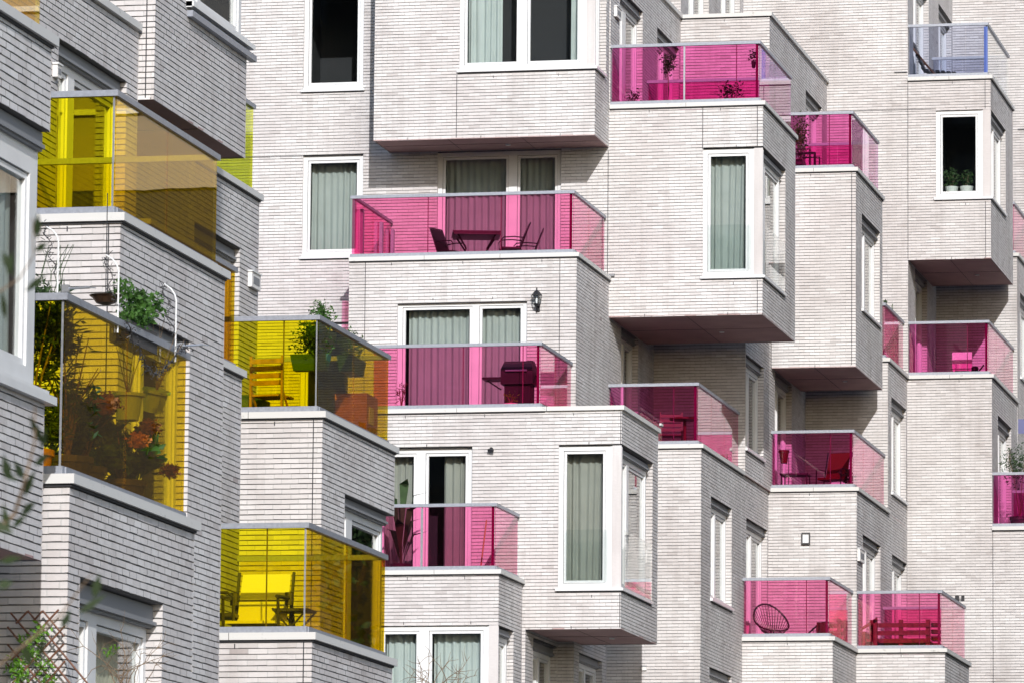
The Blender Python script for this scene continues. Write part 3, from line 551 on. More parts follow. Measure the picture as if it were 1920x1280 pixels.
# K and Y3 and the box over them
mass(YB, -24, -16.15, 57.6, 61.4, 0, T1_-.078, mf=1)
yk = balcony(YB, -20, -16.15, 57.6, 61.4, T1_, 'amber', 'tall amber side glass balcony between the brick boxes', ss=0, sides='FRB')
mass(YB, -16.15, -14.33, 57.6, 61.4, 0, T0-.078, mf=1)
y3 = balcony(YB, -16.15, -14.33, 57.6, 61.4, T0, 'yellow', 'yellow glass balcony with the reclining fabric chair', fs=PUl([497], 57.6, 1080), ss=1, tints='amber', bs=[P(490, 1100, 61.3)[0]])
zs = 13.66
mass(YB, -24, -16.19, 57.6, 61.55, 12.32, 20, [], [(58.9, 61.55, zs, 16.2)], mf=1)
window(YB, 'R', -16.19, 59.0, 61.5, zs, 16.2, mull=[(59.55, 59.68)], rec=.06, sill=False, room=2, fw=.12)
sb = MB(); sb.box(-16.22, -16.10, 58.86, 61.6, zs-.06, zs-.004); sb.box(-16.2, -16.13, 58.9, 61.4, zs-.02, zs+.03); sb.box(-16.2, -16.12, 58.86, 58.92, zs-.07, zs+.09); sb.build('sill', 'white', YB)
sb = MB(); sb.box(-16.2, -16.12, 58.9, 61.75, zs-.17, zs-.10); sb.build('sill', 'alu', YB)
joint(YB, 'F', 57.6, P(274, 100, 57.6)[0], 12.34, 14)
mass(YB, -24, -18.0, 61.6, 65.29, 0, 16, mf=0)
# L1, Y1
mass(YB, -24, -16.37, 53.76, 57.59, 0, T2_-.0-.078, [], [(54.55, 57.14, 9.7, 12.44)], mf=0)
mass(YB, -24, -16.37, 49.9, 53.76, T1_-.078, T2_-.078, [], [], mf=1)
window(YB, 'R', -16.37, 54.55, 57.14, 9.7, 12.44, mull=SVl([(148, 160)], -16.37, 150), rec=.12, head=.17, sill=False, room=1.5)
cq = MB(); cq.box(-16.62, -16.32, 49.85, 57.55, T2_-.078, T2_); cq.build('parapet_coping', 'stone', YB)
mass(YB, -24, -14.33, 49.9, 53.75, 0, T1_-.078, [], [(50.4, 52.45, 6.2, 8.96)], mf=1)
window(YB, 'R', -14.33, 50.4, 52.45, 6.2, 8.96, mull=[(51.1, 51.22)], rec=.12, head=.16, sill=False, room=1.5)
y1 = balcony(YB, -16.37, -14.33, 49.9, 53.75, T1_, 'yellow', 'large yellow glass balcony with reflections on its side, at the upper left', fs=[], ss=1, tints='amber', bs=[-15.1])
joint(YB, 'F', 49.9, P(203, 470, 49.9)[0], 6.5, T1_-.1)
# Y0 block with the planted terrace
cw0 = (42.54, 45.02, 2.5, 5.68)
mass(YB, -16.5, -12.5, 42.2, 46.0, 0, T0-.078, [], [cw0], mf=1)
window(YB, 'R', -12.5, *cw0, mull=SVl([(196, 212)], -12.5, 1180), rec=.14, head=.2, sill=False, room=2)
curtain('R', -12.85, 44.1, 44.9, 2.6, 5.4, 'fabric', 'white net curtain at the right of the lowest left window', fold=.1)
mass(YB, -16.5, -14.5, 46.0, 49.89, 0, T0-.2, mf=0)
y0 = balcony(YB, -14.5, -12.5, 42.2, 46.0, T0, 'yellow', 'yellow glass terrace crowded with potted plants', fs=PUl([], 42.2, 700), ss=1, tints='amber', hg=1.40, sides='FR')
# TL: nearest box at the left edge
uT, vT1 = -12.42, 41.2
zw0, zw1 = P(60, 745, 41.2)[1]+.02, 9.06
mass(YB, -16, uT, 37.6, vT1, 5.69, T1_-.078, [], [(38.3, vT1, zw0, zw1)], mf=1)
window(YB, 'R', uT, 38.4, vT1-.02, zw0, zw1, mull=[(39.3, 39.42)], rec=.09, head=.16, sill=False, room=2.4, fw=.2)
sb = MB(); sb.box(uT-.1, uT+.06, 38.25, vT1+.14, zw0-.07, zw0-.006); sb.box(uT-.1, uT+.03, 38.3, vT1+.02, zw0-.005, zw0+.03); sb.build('sill', 'white', YB)
yt = balcony(YB, -16, uT, 37.6, vT1, T1_, 'amber', 'amber side glass at the top left corner', ss=0, sides='FRB')
#OBJECTS
# ================================================================== THINGS ON THE TERRACES
def tree(u, v, h, r, label, n=2600):
    t = empty('tree', (u, v, 0), label, 'tree', 'trees beside the building', local=True)
    m = MB(); m.tube([(0, 0, 0), (.1, .05, h*.3), (0, .1, h*.6), (.1, 0, h*.9)], .28, 8, .06)
    for k in range(9):
        a = k*2.4; z = h*(.35+.055*k); m.tube([(0, 0, z), (math.cos(a)*r*.4, math.sin(a)*r*.4, z+.8), (math.cos(a)*r*.8, math.sin(a)*r*.8, z+1.3)], .09, 5, .02)
    m.build('trunk', 'twig', t)
    c = MB()
    for k in range(26):
        a = random.random()*6.28; q = r*math.sqrt(random.random())*.8; z = h*random.uniform(.38, .95)
        c.cloud((q*math.cos(a), q*math.sin(a), z), (r*.42, r*.42, r*.34), n//26, .28, .16, .6)
    c.build('crown', 'leafd', t)
for i, (u, v, h, r_) in enumerate([(-7.8, 103, 14.5, 2.7), (-5.4, 101, 14.5, 2.8)]):  # added out of view to keep the side glass reflections dark
    tree(u, v, h, r_, ['leafy tree outside the frame at the right, nearer the pink block', 'leafy tree outside the frame at the right, beside the clad building'][i], 5200)
tb = empty('tower_block', (-45, -40, 0), 'wide dark brick tower block standing behind the photographer', 'building')  # added out of view so front panes reflect dark instead of sky
m = MB(); m.box(-110, 5, -52, -40, 0, 62); m.build('wall', simple('dark_brick', (.055, .045, .04), .9), tb); m = MB()
for k in range(18):
    for i in range(38): m.box(-108+i*3, -106.4+i*3, -40.02, -39.96, 1.2+k*3.3, 2.9+k*3.3)
o_ = m.build('window_row', 'dark', tb); o_['kind'] = 'stuff'
ob = empty('office_building', (14, 108, 0), 'tan clad building with thin white lines over a dark base, outside the frame', 'building')
MB().box(-3.6, 34, 103, 113, 0, 18.9).build('dark_base', simple('dark_base', (.028, .02, .014), .8), ob)
MB().box(-3.7, 34.1, 102.9, 113.1, 18.9, 20.0).build('fascia', 'band', ob)
MB().box(-3.6, 34, 103, 113, 20.0, 31).build('cladding', 'tan', ob); m = MB()
for k in range(16): m.box(-3.65, 34, 102.9, 103, 20.4+k*.7, 20.51+k*.7)
m = m.build('white_lines', 'white', ob); m['kind'] = 'stuff'
def thing(name, label, cat, x, v, z, group=None, rz=0): return empty(name, (x, v, z), label, cat, group, True, rz)
def pxu(x, v, y=600): return P(x, y, v)[0]
F_ = lambda L: L - .09     # deck height under a coping level
# --- patio table and chairs, balcony 1
def mesh_chair(label, x, v, z, rz, mat='black', group='metal patio chairs'):
    t = thing('patio_chair', label, 'chair', x, v, z, group, rz); t.scale = (.8, .8, .86)
    s = MB(); s.box(-.24, .24, -.24, .22, .42, .45); s.build('seat', mat, t)
    b = MB(); b.quad((-.23, .22, .46), (.23, .22, .46), (.22, .42, .98), (-.22, .42, .98)); b.quad((-.23, .24, .46), (-.22, .44, .98), (.22, .44, .98), (.23, .24, .46)); b.build('backrest', mat, t)
    f = MB()
    for sx in (-.25, .25):
        f.tube([(sx, .21, .44), (sx, .33, .75), (sx, .44, 1.0)], .014); f.tube([(sx, .3, .66), (sx, .05, .68), (sx, -.2, .66), (sx, -.26, .6), (sx, -.24, .42)], .014)
        f.tube([(sx, -.22, .43), (sx, -.26, .2), (sx, -.24, 0)], .014); f.tube([(sx, .2, .43), (sx, .28, .2), (sx, .34, 0)], .014); f.tube([(sx, -.25, .02), (sx, 0, .08), (sx, .33, .02)], .012)
    f.tube([(-.25, .44, 1.0), (.25, .44, 1.0)], .014); f.build('frame', mat, t)
    return t
vt = 102.2; zt = F_(L3)-.02
tx = pxu(893, vt, 440)
t = thing('patio_table', 'black metal patio table behind the pink glass, between the chairs', 'table', tx, vt, zt, rz=.25)
m = MB(); m.box(-.46, .46, -.42, .42, .70, .73); m.box(-.44, .44, -.40, .40, .665, .70); m.build('tabletop', 'black', t)
for sx in (-1, 1):
    for sy in (-1, 1): MB().tube([(sx*.36, sy*.32, .68), (sx*.2, sy*.2, .42), (sx*.24, sy*.22, .2), (sx*.38, sy*.34, 0)], .017).build('leg', 'black', t)
mesh_chair('black metal patio chair at the left end of the patio table', pxu(845, vt, 440), vt, zt, 1.15)
mesh_chair('black metal patio chair close by the right end of the patio table', pxu(958, vt-.3, 440), vt-.3, zt, -1.25)
mesh_chair('black metal patio chair farthest right, beside the balcony door', pxu(984, vt+.5, 440), vt+.5, zt, -1.35)
# --- barbecue, balcony 2
vb = 98.9; zb = F_(L2)
t = thing('barbecue', 'black barbecue with a closed domed lid on the pink balcony', 'barbecue', pxu(974, vb, 710), vb, zb)
m = MB(); m.box(-.24, .24, -.2, .2, .08, .62); m.build('cabinet', 'black', t)
m = MB()
prof = [(-.27, .80), (-.26, .90), (-.2, 1.0), (-.1, 1.06), (.1, 1.07), (.2, 1.02), (.26, .9), (.27, .80)]
n = len(m.v)
for x in (-.30, .30):
    for y, z in prof: m.v.append((x*(1 if z < .95 else .88), y, z))
k = len(prof)
for i in range(k-1): m.f.append((i, i+1, k+i+1, k+i))
m.f.append(tuple(range(k))); m.f.append(tuple(range(2*k-1, k-1, -1))); m.build('lid', 'black', t)
m = MB(); m.box(-.30, .30, -.27, .27, .62, .80); m.build('firebox', 'black', t); m = MB(); m.tube([(-.2, -.31, .86), (.2, -.31, .86)], .018); m.build('handle', 'steel', t)
m = MB(); m.box(-.66, -.31, -.22, .22, .72, .76); m.tube([(-.6, 0, .72), (-.34, 0, .55)], .015); m.build('side_shelf', 'black', t)
m = MB(); m.tube([(.32, 0, .8), (.36, .02, .5), (.33, -.02, .2), (.3, 0, .04)], .02); m.build('gas_hose', 'black', t)
def pot(name, label, x, v, z, r, h, mat, group=None, cat='pot', leaf=None, lc=None, lr=None, n=150, L=.07, W=.035, stem=True, lip=True):
    t = thing(name, label, cat, x, v, z, group)
    prof = [(r*.72, 0), (r*.95, h*.82), (r*1.04, h*.82), (r*1.04, h), (r*.92, h), (r*.9, h*.9)] if lip else [(r*.8, 0), (r, h), (r*.92, h), (r*.9, h*.9)]
    MB().lathe(0, 0, prof, 20).build('pot', mat, t, False)
    if leaf:
        c = lc or (0, 0, h+lr[2]*.9); fo = MB(); fo.cloud(c, lr, n, L, W, .3); fo.build('foliage', leaf, t)
        if stem:
            s = MB()
            for k in range(5): a = k*1.3; s.tube([(0, 0, h*.85), (math.cos(a)*lr[0]*.25, math.sin(a)*lr[1]*.25, h+(c[2]-h)*.6), (c[0]+math.cos(a)*lr[0]*.6, math.sin(a)*lr[1]*.6, c[2]+lr[2]*.3)], .012, 5, .004)
            s.build('stem', 'twig', t)
    return t
pot('flower_pot', 'small pink looking pot with sprigs in front of the barbecue', pxu(958, 98.2, 740), 98.2, zb, .14, .2, 'pinkf', leaf='leafl', lr=(.14, .14, .12), n=40)
pot('flower_pot', 'slim pot with a dried grass tuft at the left of the pink balcony doors', pxu(753, 98.6, 740), 98.6, zb, .12, .22, 'terra', leaf='twig', lr=(.10, .1, .28), n=60, L=.12, W=.02)
# --- banana plant and broom, balcony 3
vq = 96.6; zq = F_(10.74)
t = thing('banana_plant', 'large leaved potted plant behind the lowest left pink glass', 'plant', pxu(752, vq, 1000), vq, zq)
m = MB()
for k in range(11):
    a = k*2.4; h = .55+.09*k; L = .45; c, s_ = math.cos(a), math.sin(a)
    p0 = Vector((c*.03, s_*.03, h*.5)); p1 = Vector((c*.22, s_*.22, h+.25)); p2 = Vector((c*.5, s_*.5, h+.32)); sd = Vector((-s_, c, 0))*.085
    m.quad(p0, p1+sd, p2, p1-sd); m.quad(p1-sd, p2, p1+sd, p1+Vector((0, 0, -.02)))
m.build('leaf', 'leafd', t); m = MB(); m.tube([(0, 0, .2), (0, 0, 1.1)], .03, 8, .012); m.build('stem', 'leafd', t); MB().lathe(0, 0, [(.15, 0), (.2, .28), (.17, .28), (.16, .24)], 18).build('pot', 'dark', t)
t = thing('broom', 'broom leaning on the brick wall inside the lowest left pink balcony', 'broom', pxu(901, 97.6, 1060), 97.6, zq)
MB().tube([(0, -.1, .05), (.06, .2, 1.18)], .014).build('handle', 'wood', t); MB().box(-.14, .14, -.16, -.08, 0, .1).build('brush', 'dark', t)
# --- lantern
lv = vH; lx = pxu(1009, lv, 565); lz = P(1009, 566, lv)[1]
t = thing('wall_lantern', 'black carriage style wall lantern beside the sage curtained window', 'lantern', lx, lv, lz)
m = MB(); m.box(-.035, .035, -.03, 0, -.19, .0); m.tube([(0, -.02, -.12), (0, -.1, -.17), (0, -.14, -.08)], .013); m.build('wall_bracket', 'black', t)
MB().lathe(0, -.14, [(.035, -.1), (.05, -.09), (.075, -.06)], 6).build('base', 'black', t); m = MB(); m.lathe(0, -.14, [(.105, .10), (.085, .13), (.035, .19), (.012, .205), (.014, .235), (.004, .25)], 6); m.build('cap', 'black', t)
m = MB()
for k in range(6): a = k*math.pi/3; m.tube([(.07*math.cos(a), -.14+.07*math.sin(a), -.06), (.1*math.cos(a), -.14+.1*math.sin(a), .10)], .006, 4)
m.build('cage', 'black', t); MB().lathe(0, -.14, [(.064, -.058), (.092, .098)], 6).build('lantern_glass', 'clear', t); MB().lathe(0, -.14, [(.015, -.05), (.022, .02), (.01, .05)], 8).build('bulb', 'lamp', t)
# --- square wall lamp on the Q front
sx_, sz_ = P(1511.5, 1009, 112); t = thing('wall_lamp', 'square wall lamp with a dark frame and white face on the bare brick wall', 'lamp', sx_, 112, sz_)
m = MB()
for a in ((-.085, -.065, -.12, .12), (.065, .085, -.12, .12), (-.065, .065, -.12, -.09), (-.065, .065, .09, .12)): m.box(a[0], a[1], -.07, 0, a[2], a[3])
m.build('frame', 'dark', t); MB().box(-.064, .064, -.05, 0, -.089, .089).build('diffuser', 'lamp', t)
# camera, small boxes, vents
cx_, cz_ = P(922, 843, vJ); t = thing('security_camera', 'small black bullet camera on the brick between the two lower windows', 'camera', cx_, vJ, cz_)
MB().tube([(0, 0, .02), (0, -.06, .02)], .03, 8).build('mount', 'black', t); MB().tube([(-.05, -.08, -.01), (.05, -.1, -.02)], .028, 8).build('camera_body', 'black', t)
cx_, cz_ = P(1208, 1252, 104); t = thing('junction_box', 'small white junction box on the lit brick below the corner bay', 'box', cx_, 104, cz_)
MB().box(-.05, .05, -.04, 0, -.04, .04).build('box_body', 'white2', t); MB().box(-.058, .058, -.05, -.041, .03, .05).build('hood', 'lintel', t)
def vent(label, u, xa, xb, ya, yb):
    v0 = S(xa, (ya+yb)/2, u)[0]; v1 = S(xb, (ya+yb)/2, u)[0]; zc = S((xa+xb)/2, (ya+yb)/2, u)[1]; hh = (yb-ya)*.5/10400*v0*1.02*.8
    dw = .055; vv = (v0+v1)/2
    t = thing('wall_vent', label, 'vent', u, vv, zc, 'white wall vents beside the balcony doors')
    hl = abs(v1-v0)*.37; MB().box(0, dw, -hl, hl, -hh, hh).build('vent_housing', 'white2', t); MB().box(0, dw+.015, -hl-.015, hl+.015, hh+.002, hh+.02).build('hood', 'white', t); MB().box(dw-.02, dw+.004, -hl*.7, hl*.7, -hh*.5, hh*.5).build('grille', 'lintel', t)
vent('white box vent beside the balcony door left of the magenta balcony with the potted tree', UG, 1150, 1162, 14, 38)
vent('white box vent on the grey side wall above the yellow balcony with planters', -18.0, 462, 484, 510, 546)
vent('small white box vent right under the coping at the top left', -16.37, 97, 107, 120, 150)
vent('white box vent between the window and the round string chairs, at the lower right', -16.42, 1606, 1618, 1028, 1056)
# --- red chairs, balcony 4
def slat_chair(label, x, v, z, rz, mat, group=None, name='folding_chair'):
    t = thing(name, label, 'chair', x, v, z, group, rz)
    m = MB()
    for k in range(5): m.box(-.2, .2, -.2+k*.085, -.2+k*.085+.06, .43, .45)
    m.build('seat', mat, t); m = MB()
    for k in range(4): m.box(-.2, .2, .22, .24, .56+k*.09, .62+k*.09)
    m.build('backrest', mat, t)
    for sx in (-.21, .21):
        MB().box(sx-.014, sx+.014, .2, .235, 0, .93).build('leg', mat, t); MB().tube([(sx, .2, .5), (sx, -.24, 0)], .016).build('leg', mat, t)
    return t
z4 = F_(L2)
slat_chair('bright red slatted chair behind the crimson glass in the deep shade', pxu(1258, 105.6, 800), 105.6, z4, .15, 'red')
t = thing('bistro_table', 'small red topped table beside the bright red slatted chair', 'table', pxu(1284, 105.2, 800), 105.2, z4)
MB().lathe(0, 0, [(.3, .70), (.3, .73)], 24).build('tabletop', 'red', t); MB().tube([(0, 0, 0), (0, 0, .7)], .03, 8).build('leg', 'red', t)
# --- balcony B plants
zB = F_(L4)
t = thing('potted_tree', 'slender potted olive tree with a small crown behind the magenta glass', 'plant', pxu(1252, 105.4, 130), 105.4, zB)
MB().lathe(0, 0, [(.15, 0), (.19, .3), (.16, .3), (.15, .26)], 18).build('pot', 'dark', t); MB().tube([(0, 0, .25), (.02, 0, .6), (0, 0, 1.0)], .016, 6, .01).build('trunk', 'twig', t)
c = MB(); c.cloud((0, 0, 1.12), (.17, .17, .26), 330, .07, .03, .2); c.build('crown', 'leafd', t)
pot('flower_pot', 'low pot with a wispy plant at the left corner of the magenta balcony', pxu(1188, 105, 190), 105, zB, .16, .2, 'dark', leaf='leafd', lr=(.2, .2, .22), n=90, L=.09, W=.03)
pot('flower_pot', 'pot of spiky flowers at the right end of the magenta balcony', pxu(1370, 104.8, 190), 104.8, zB, .17, .2, 'dark', leaf='leafd', lr=(.3, .22, .24), n=150, L=.1, W=.035)
t = thing('hanging_plant', 'small hanging plant tied in the top right corner of the magenta glass', 'plant', pxu(1413, 104.3, 100), 104.3, L4+.95); c = MB(); c.cloud((0, 0, 0), (.1, .08, .16), 70, .07, .03, .2); c.build('foliage', 'leafd', t)
MB().lathe(0, 0, [(.03, -.25), (.05, -.12)], 10).build('pot', 'dark', t)
# --- C balcony
zC = F_(L4)
pot('potted_bush', 'bushy green shrub rising over the magenta balcony handrail', pxu(1500, 113.4, 190), 113.4, zC, .2, .35, 'dark', leaf='leaf', lr=(.2, .22, .62), lc=(0, 0, 1.0), n=560, L=.07, W=.035, cat='plant')
t = thing('garden_bench', 'dark boxy garden seat behind the magenta glass under the bushy shrub', 'seat', pxu(1512, 113, 290), 113, zC)
m = MB(); m.box(-.28, -.05, -.3, .3, .3, .42); m.build('seat', 'dark', t); m = MB()
for s_ in (-.3, .3): m.tube([(-.3, s_, .62), (.12, s_, .62), (.12, s_, 0)], .02, 4); m.tube([(-.1, s_-.25, .5), (.27, s_-.25, .5), (.27, s_-.25, 0)], .02, 4)
m.build('frame', 'dark', t)
# --- balcony 5
z5 = F_(L2)
t = thing('plant_stand', 'orange red pot on a tall thin stand behind the crimson glass', 'pot', pxu(1470, 112.7, 840), 112.7, z5)
MB().lathe(0, 0, [(.07, .68), (.10, .9), (.115, .9), (.115, .95), (.09, .95)], 20).build('pot', 'red', t)
m = MB()
for a in (0, 2.1, 4.2): m.tube([(.1*math.cos(a), .1*math.sin(a), .8), (.1*math.cos(a), .1*math.sin(a), .0)], .008, 4)
m.build('stand', 'black', t)
t = thing('lounge_chair', 'high backed red lounge chair at the right of the crimson balcony', 'chair', pxu(1562, 113.2, 880), 113.2, z5, rz=-.2)
m = MB(); m.quad((-.24, .2, .4), (.24, .2, .4), (.22, .42, .98), (-.22, .42, .98)); m.quad((-.24, .22, .4), (-.22, .44, .98), (.22, .44, .98), (.24, .22, .4)); m.build('backrest', 'red', t); MB().box(-.25, .25, -.25, .2, .36, .4).build('seat', 'red', t)
m = MB()
for sx in (-.27, .27): m.tube([(sx, .44, 1.0), (sx, .2, .36), (sx, .1, 0)], .014); m.tube([(sx, -.3, 0), (sx, -.26, .58), (sx, .3, .6)], .014)
m.build('frame', 'black', t)
t = thing('side_table', 'low dark table in the middle of the crimson balcony', 'table', pxu(1492, 113.3, 880), 113.3, z5); MB().box(-.3, .3, -.25, .25, .48, .51).build('tabletop', 'dark', t)
for a, b in ((-.26, -.2), (.26, -.2), (-.26, .2), (.26, .2)): MB().tube([(a, b, 0), (a, b, .48)], .014, 5).build('leg', 'dark', t)
pot('flower_pot', 'low pot of spotted leaves right of the lounge chair', pxu(1590, 112.8, 880), 112.8, z5, .13, .2, 'red', leaf='leafd', lr=(.14, .14, .22), n=70, L=.12, W=.06)
# --- balcony 6: round string chairs
def string_chair(label, x, v, z, rz):
    t = thing('string_chair', label, 'chair', x, v, z, 'round string chairs', rz)
    rim = []; 
    for k in range(33):
        a = k/32*2*math.pi; rx = .37*math.sin(a); ry = .46*math.cos(a)
        q = ry*.8; rim.append(Vector((rx, .08+q*.75+.02, .62+q*.78 + .04*math.cos(2*a))))
    MB().tube(rim, .02, 6).build('rim', 'dark', t)
    bot = []
    for k in range(17): a = k/16*2*math.pi; bot.append(Vector((.11*math.sin(a), .02+.09*math.cos(a), .30)))
    m = MB(); m.tube(bot, .012, 5)
    for k in range(64):
        a = k/64*2*math.pi; p = rim[int(k/2) % 32]; q = Vector((.11*math.sin(a), .02+.09*math.cos(a), .30)); mid = (p+q)/2 + Vector((0, 0, -.05)); m.tube([p, mid, q], .0065, 3)
    m.build('string_seat', 'dark', t); m = MB()
    for a in (.5, 2.6, 4.7): m.tube([(.16*math.sin(a), .16*math.cos(a), .38), (.3*math.sin(a), .3*math.cos(a), 0)], .012, 5)
    m.build('legs', 'dark', t); return t
z6 = F_(L1)
string_chair('round string chair standing upright at the left behind the pink glass', pxu(1450, 109.9, 1160), 109.9, z6-.08, .62)
s2 = string_chair('round string chair turned away at the right, with a red cushion', pxu(1524, 110.3, 1170), 110.3, z6-.42, -.6)
t = thing('cushion', 'orange red cushion on the right hand string chair', 'cushion', pxu(1541, 110, 1170), 110, z6+.25); MB().box(-.1, .1, -.05, .05, -.15, .22).build('cover', 'red', t)
# --- balcony 7: pallet bench
z7 = F_(L1)
t = thing('pallet_bench', 'slatted pallet wood bench behind the pink glass, bottom right', 'bench', pxu(1690, 113.2, 1180), 113.2, z7)
m = MB()
for k in range(4): m.box(-.62, .62, -.3, -.27, .12+k*.16, .21+k*.16)
m.build('back_slats', 'darkwood', t); m = MB()
for x in (-.62, -.02, .54): m.box(x, x+.09, -.269, -.2, 0, .76)
m.build('upright', 'darkwood', t); m = MB(); m.box(-.62, .62, -.19, .45, .28, .32); m.build('seat', 'darkwood', t)
t = thing('pallet_bench', 'end on pallet wood seat at the left of the slatted bench', 'bench', pxu(1632, 113.0, 1180), 113.0, z7)
m = MB(); m.box(-.12, -.06, -.35, .35, 0, .5); m.box(.1, .18, -.3, -.2, 0, .74); m.quad((-.2, -.3, .55), (.18, -.3, .8), (.2, -.3, .72), (-.18, -.3, .5)); m.build('armrest', 'darkwood', t); MB().box(-.28, .2, -.19, .4, .3, .36).build('seat', 'darkwood', t)
t = thing('crate', 'dark slatted crate at the right end of the pallet bench', 'crate', pxu(1756, 113.0, 1180), 113.0, z7)
m = MB()
for k in range(5): m.box(-.1, .08, -.1, .1, .05+k*.14, .13+k*.14)
m.build('slats', 'darkwood', t)
t = thing('spotlight', 'tiny black spotlight clipped to the handrail end, bottom right', 'lamp', P(1800, 1128, 114.8)[0], 114.8, L1+1.2); m = MB(); m.box(-.1, -.02, -.04, .04, 0, .12); m.box(.03, .09, -.04, .04, 0, .12); m.tube([(-.08, 0, .03), (.08, 0, .03)], .012, 5); m.build('lamp_head', 'black', t)
# --- D balcony: deck chair
zD = F_(L5)
t = thing('deck_chair', 'black slatted deck chair leaning back behind the blue tinted glass', 'chair', pxu(1748, 121, 120), 121, zD+.05); t.scale = (1.35, 1.2, 1.3)
m = MB(); m.quad((-.32, -.22, .82), (-.12, -.22, .32), (-.12, .22, .32), (-.32, .22, .82)); m.quad((-.30, -.22, .82), (-.30, .22, .82), (-.10, .22, .32), (-.10, -.22, .32))
for k in range(5): m.box(-.34+k*.045, -.29+k*.045, -.24, .24, .78-k*.11, .82-k*.11)
m.build('backrest', 'black', t); m = MB()
for k in range(6): m.box(-.1+k*.09, -.04+k*.09, -.24, .24, .30-.012*k, .33-.012*k)
m.build('seat', 'black', t)
for y in (-.25, .25): MB().tube([(-.3, y, .7), (.25, y, 0)], .016, 5).build('leg', 'darkwood', t)
# --- D window plants
zp = cd[2]+.13
for i, (x, lab, lr, n) in enumerate([(1784, 'left white pot with a leafy plant on the sill of the black window', (.2, .12, .22), 240), (1812, 'right white pot with a dark plant on the sill of the black window', (.17, .12, .20), 200)]):
    pot('potted_plant', lab, pxu(x, 119.95, 350), 119.97, zp, .15, .16, 'wpot', 'white pots on the window sill', 'plant', 'leafd', None, lr, n, .09, .045, lip=False)
# --- balcony 10: pale chair
z10 = F_(L3)
t = thing('plastic_chair', 'pale plastic chair glowing in the sun behind the crimson glass', 'chair', pxu(1806, 121.3, 690), 121.3, z10)
m = MB(); m.box(-.22, .22, -.2, -.16, .42, .78); m.build('backrest', 'pinkf', t); MB().box(-.22, .22, -.16, .25, .38, .42).build('seat', 'pinkf', t)
for a, b in ((-.2, -.18), (.16, -.18), (-.2, .2), (.16, .2)): MB().box(a, a+.04, b, b+.04, 0, .42).build('leg', 'pinkf', t)
t = thing('watering_can', 'small black watering can beside the pale plastic chair', 'can', pxu(1828, 121, 690), 121, z10); MB().lathe(0, 0, [(.07, .2), (.08, .42), (.05, .45)], 14).build('can_body', 'black', t); MB().tube([(.06, 0, .3), (.2, 0, .48)], .018, 6).build('spout', 'black', t)
# --- balcony 8 bush, K rail things
pot('potted_bush', 'loose grey green olive bush over the crimson glass at the right edge', pxu(1912, 120.6, 900), 120.6, F_(13.8), .22, .4, 'dark', leaf='leafd', lr=(.48, .4, .55), lc=(0, 0, 1.55), n=700, L=.09, W=.03, cat='plant')
t = thing('handrail_plant', 'tiny plant tuft on the narrow crimson balcony handrail', 'plant', -16.55, 117.0, L3+1.19); c = MB(); c.cloud((0, 0, .06), (.07, .08, .07), 40, .06, .025, .2); c.tube([(0, .9, 0), (.03, 1.0, .16)], .006, 4); c.tube([(0, 1.2, 0), (0, 1.25, .2)], .006, 4); c.build('foliage', 'leafd', t)
# --- in the big bay window: bottle and paper lamp
t = thing('bottle', 'yellow bottle standing on the sill of the large bay window', 'bottle', pxu(991, 102.9, 110), 102.9, ca[2]+.08); MB().lathe(0, 0, [(.035, 0), (.035, .17), (.02, .2), (.02, .24)], 12).build('bottle_body', 'bottle', t)
t = thing('paper_lamp', 'dim round paper lamp hanging inside the large bay window', 'lamp', pxu(1063, 104.0, 75), 104.0, P(1063, 75, 104)[1]); MB().lathe(0, 0, [(.02, -.16), (.1, -.13), (.155, -.05), (.155, .05), (.1, .13), (.02, .16)], 20).build('shade', 'lamp', t, True); MB().tube([(0, 0, .16), (0, 0, 2)], .006, 4).build('cord', 'black', t)

# ================================================================== YELLOW SIDE THINGS
# --- Y3: reclining garden chair
v = 58.9; z = F_(T0)
t = thing('garden_recliner', 'reclining garden chair with pale fabric behind the yellow glass', 'chair', pxu(491, v, 1120), v, z)
m = MB(); m.quad((-.28, .0, .3), (.28, .0, .3), (.27, .2, .86), (-.27, .2, .86)); m.quad((-.28, .015, .3), (-.27, .215, .86), (.27, .215, .86), (.28, .015, .3)); m.build('backrest', 'fabric', t)
MB().box(-.28, .28, -.5, 0, .26, .29).build('seat', 'fabric', t); m = MB()
for sx in (-.31, .31):
    m.tube([(sx, 0, .1), (sx, .2, .88)], .018); m.tube([(sx-.0, -.55, .55), (sx, .15, .58)], .022); m.tube([(sx, -.5, .55), (sx, -.45, 0)], .018); m.tube([(sx, .1, .55), (sx, .35, 0)], .018); m.lathe(sx, 0, [(.05, .5), (.05, .64)], 8)
m.tube([(-.31, -.02, .55), (.31, -.02, .55)], .012); m.build('frame', 'dark', t)
t = thing('garden_chair', 'garden chair at the left end of the lowest yellow balcony', 'chair', pxu(430, v, 1150), v, z); m = MB()
for s_ in (-.28, .25): m.tube([(-.5, s_, .62), (.05, s_, .62), (.12, s_, .56), (.12, s_, 0)], .018)
m.box(-.45, .1, -.25, .22, .36, .40); m.build('frame', 'dark', t)
t = thing('folding_stool', 'small wire stool right of the reclining garden chair', 'stool', pxu(552, v, 1150), v, z); m = MB()
m.box(-.2, .2, -.2, .2, .42, .45)
for a, b in ((-.2, -.2), (.2, -.2), (-.2, .2), (.2, .2)): m.tube([(a, b, .45), (-a, b, 0)], .012, 5)
m.build('frame', 'dark', t)
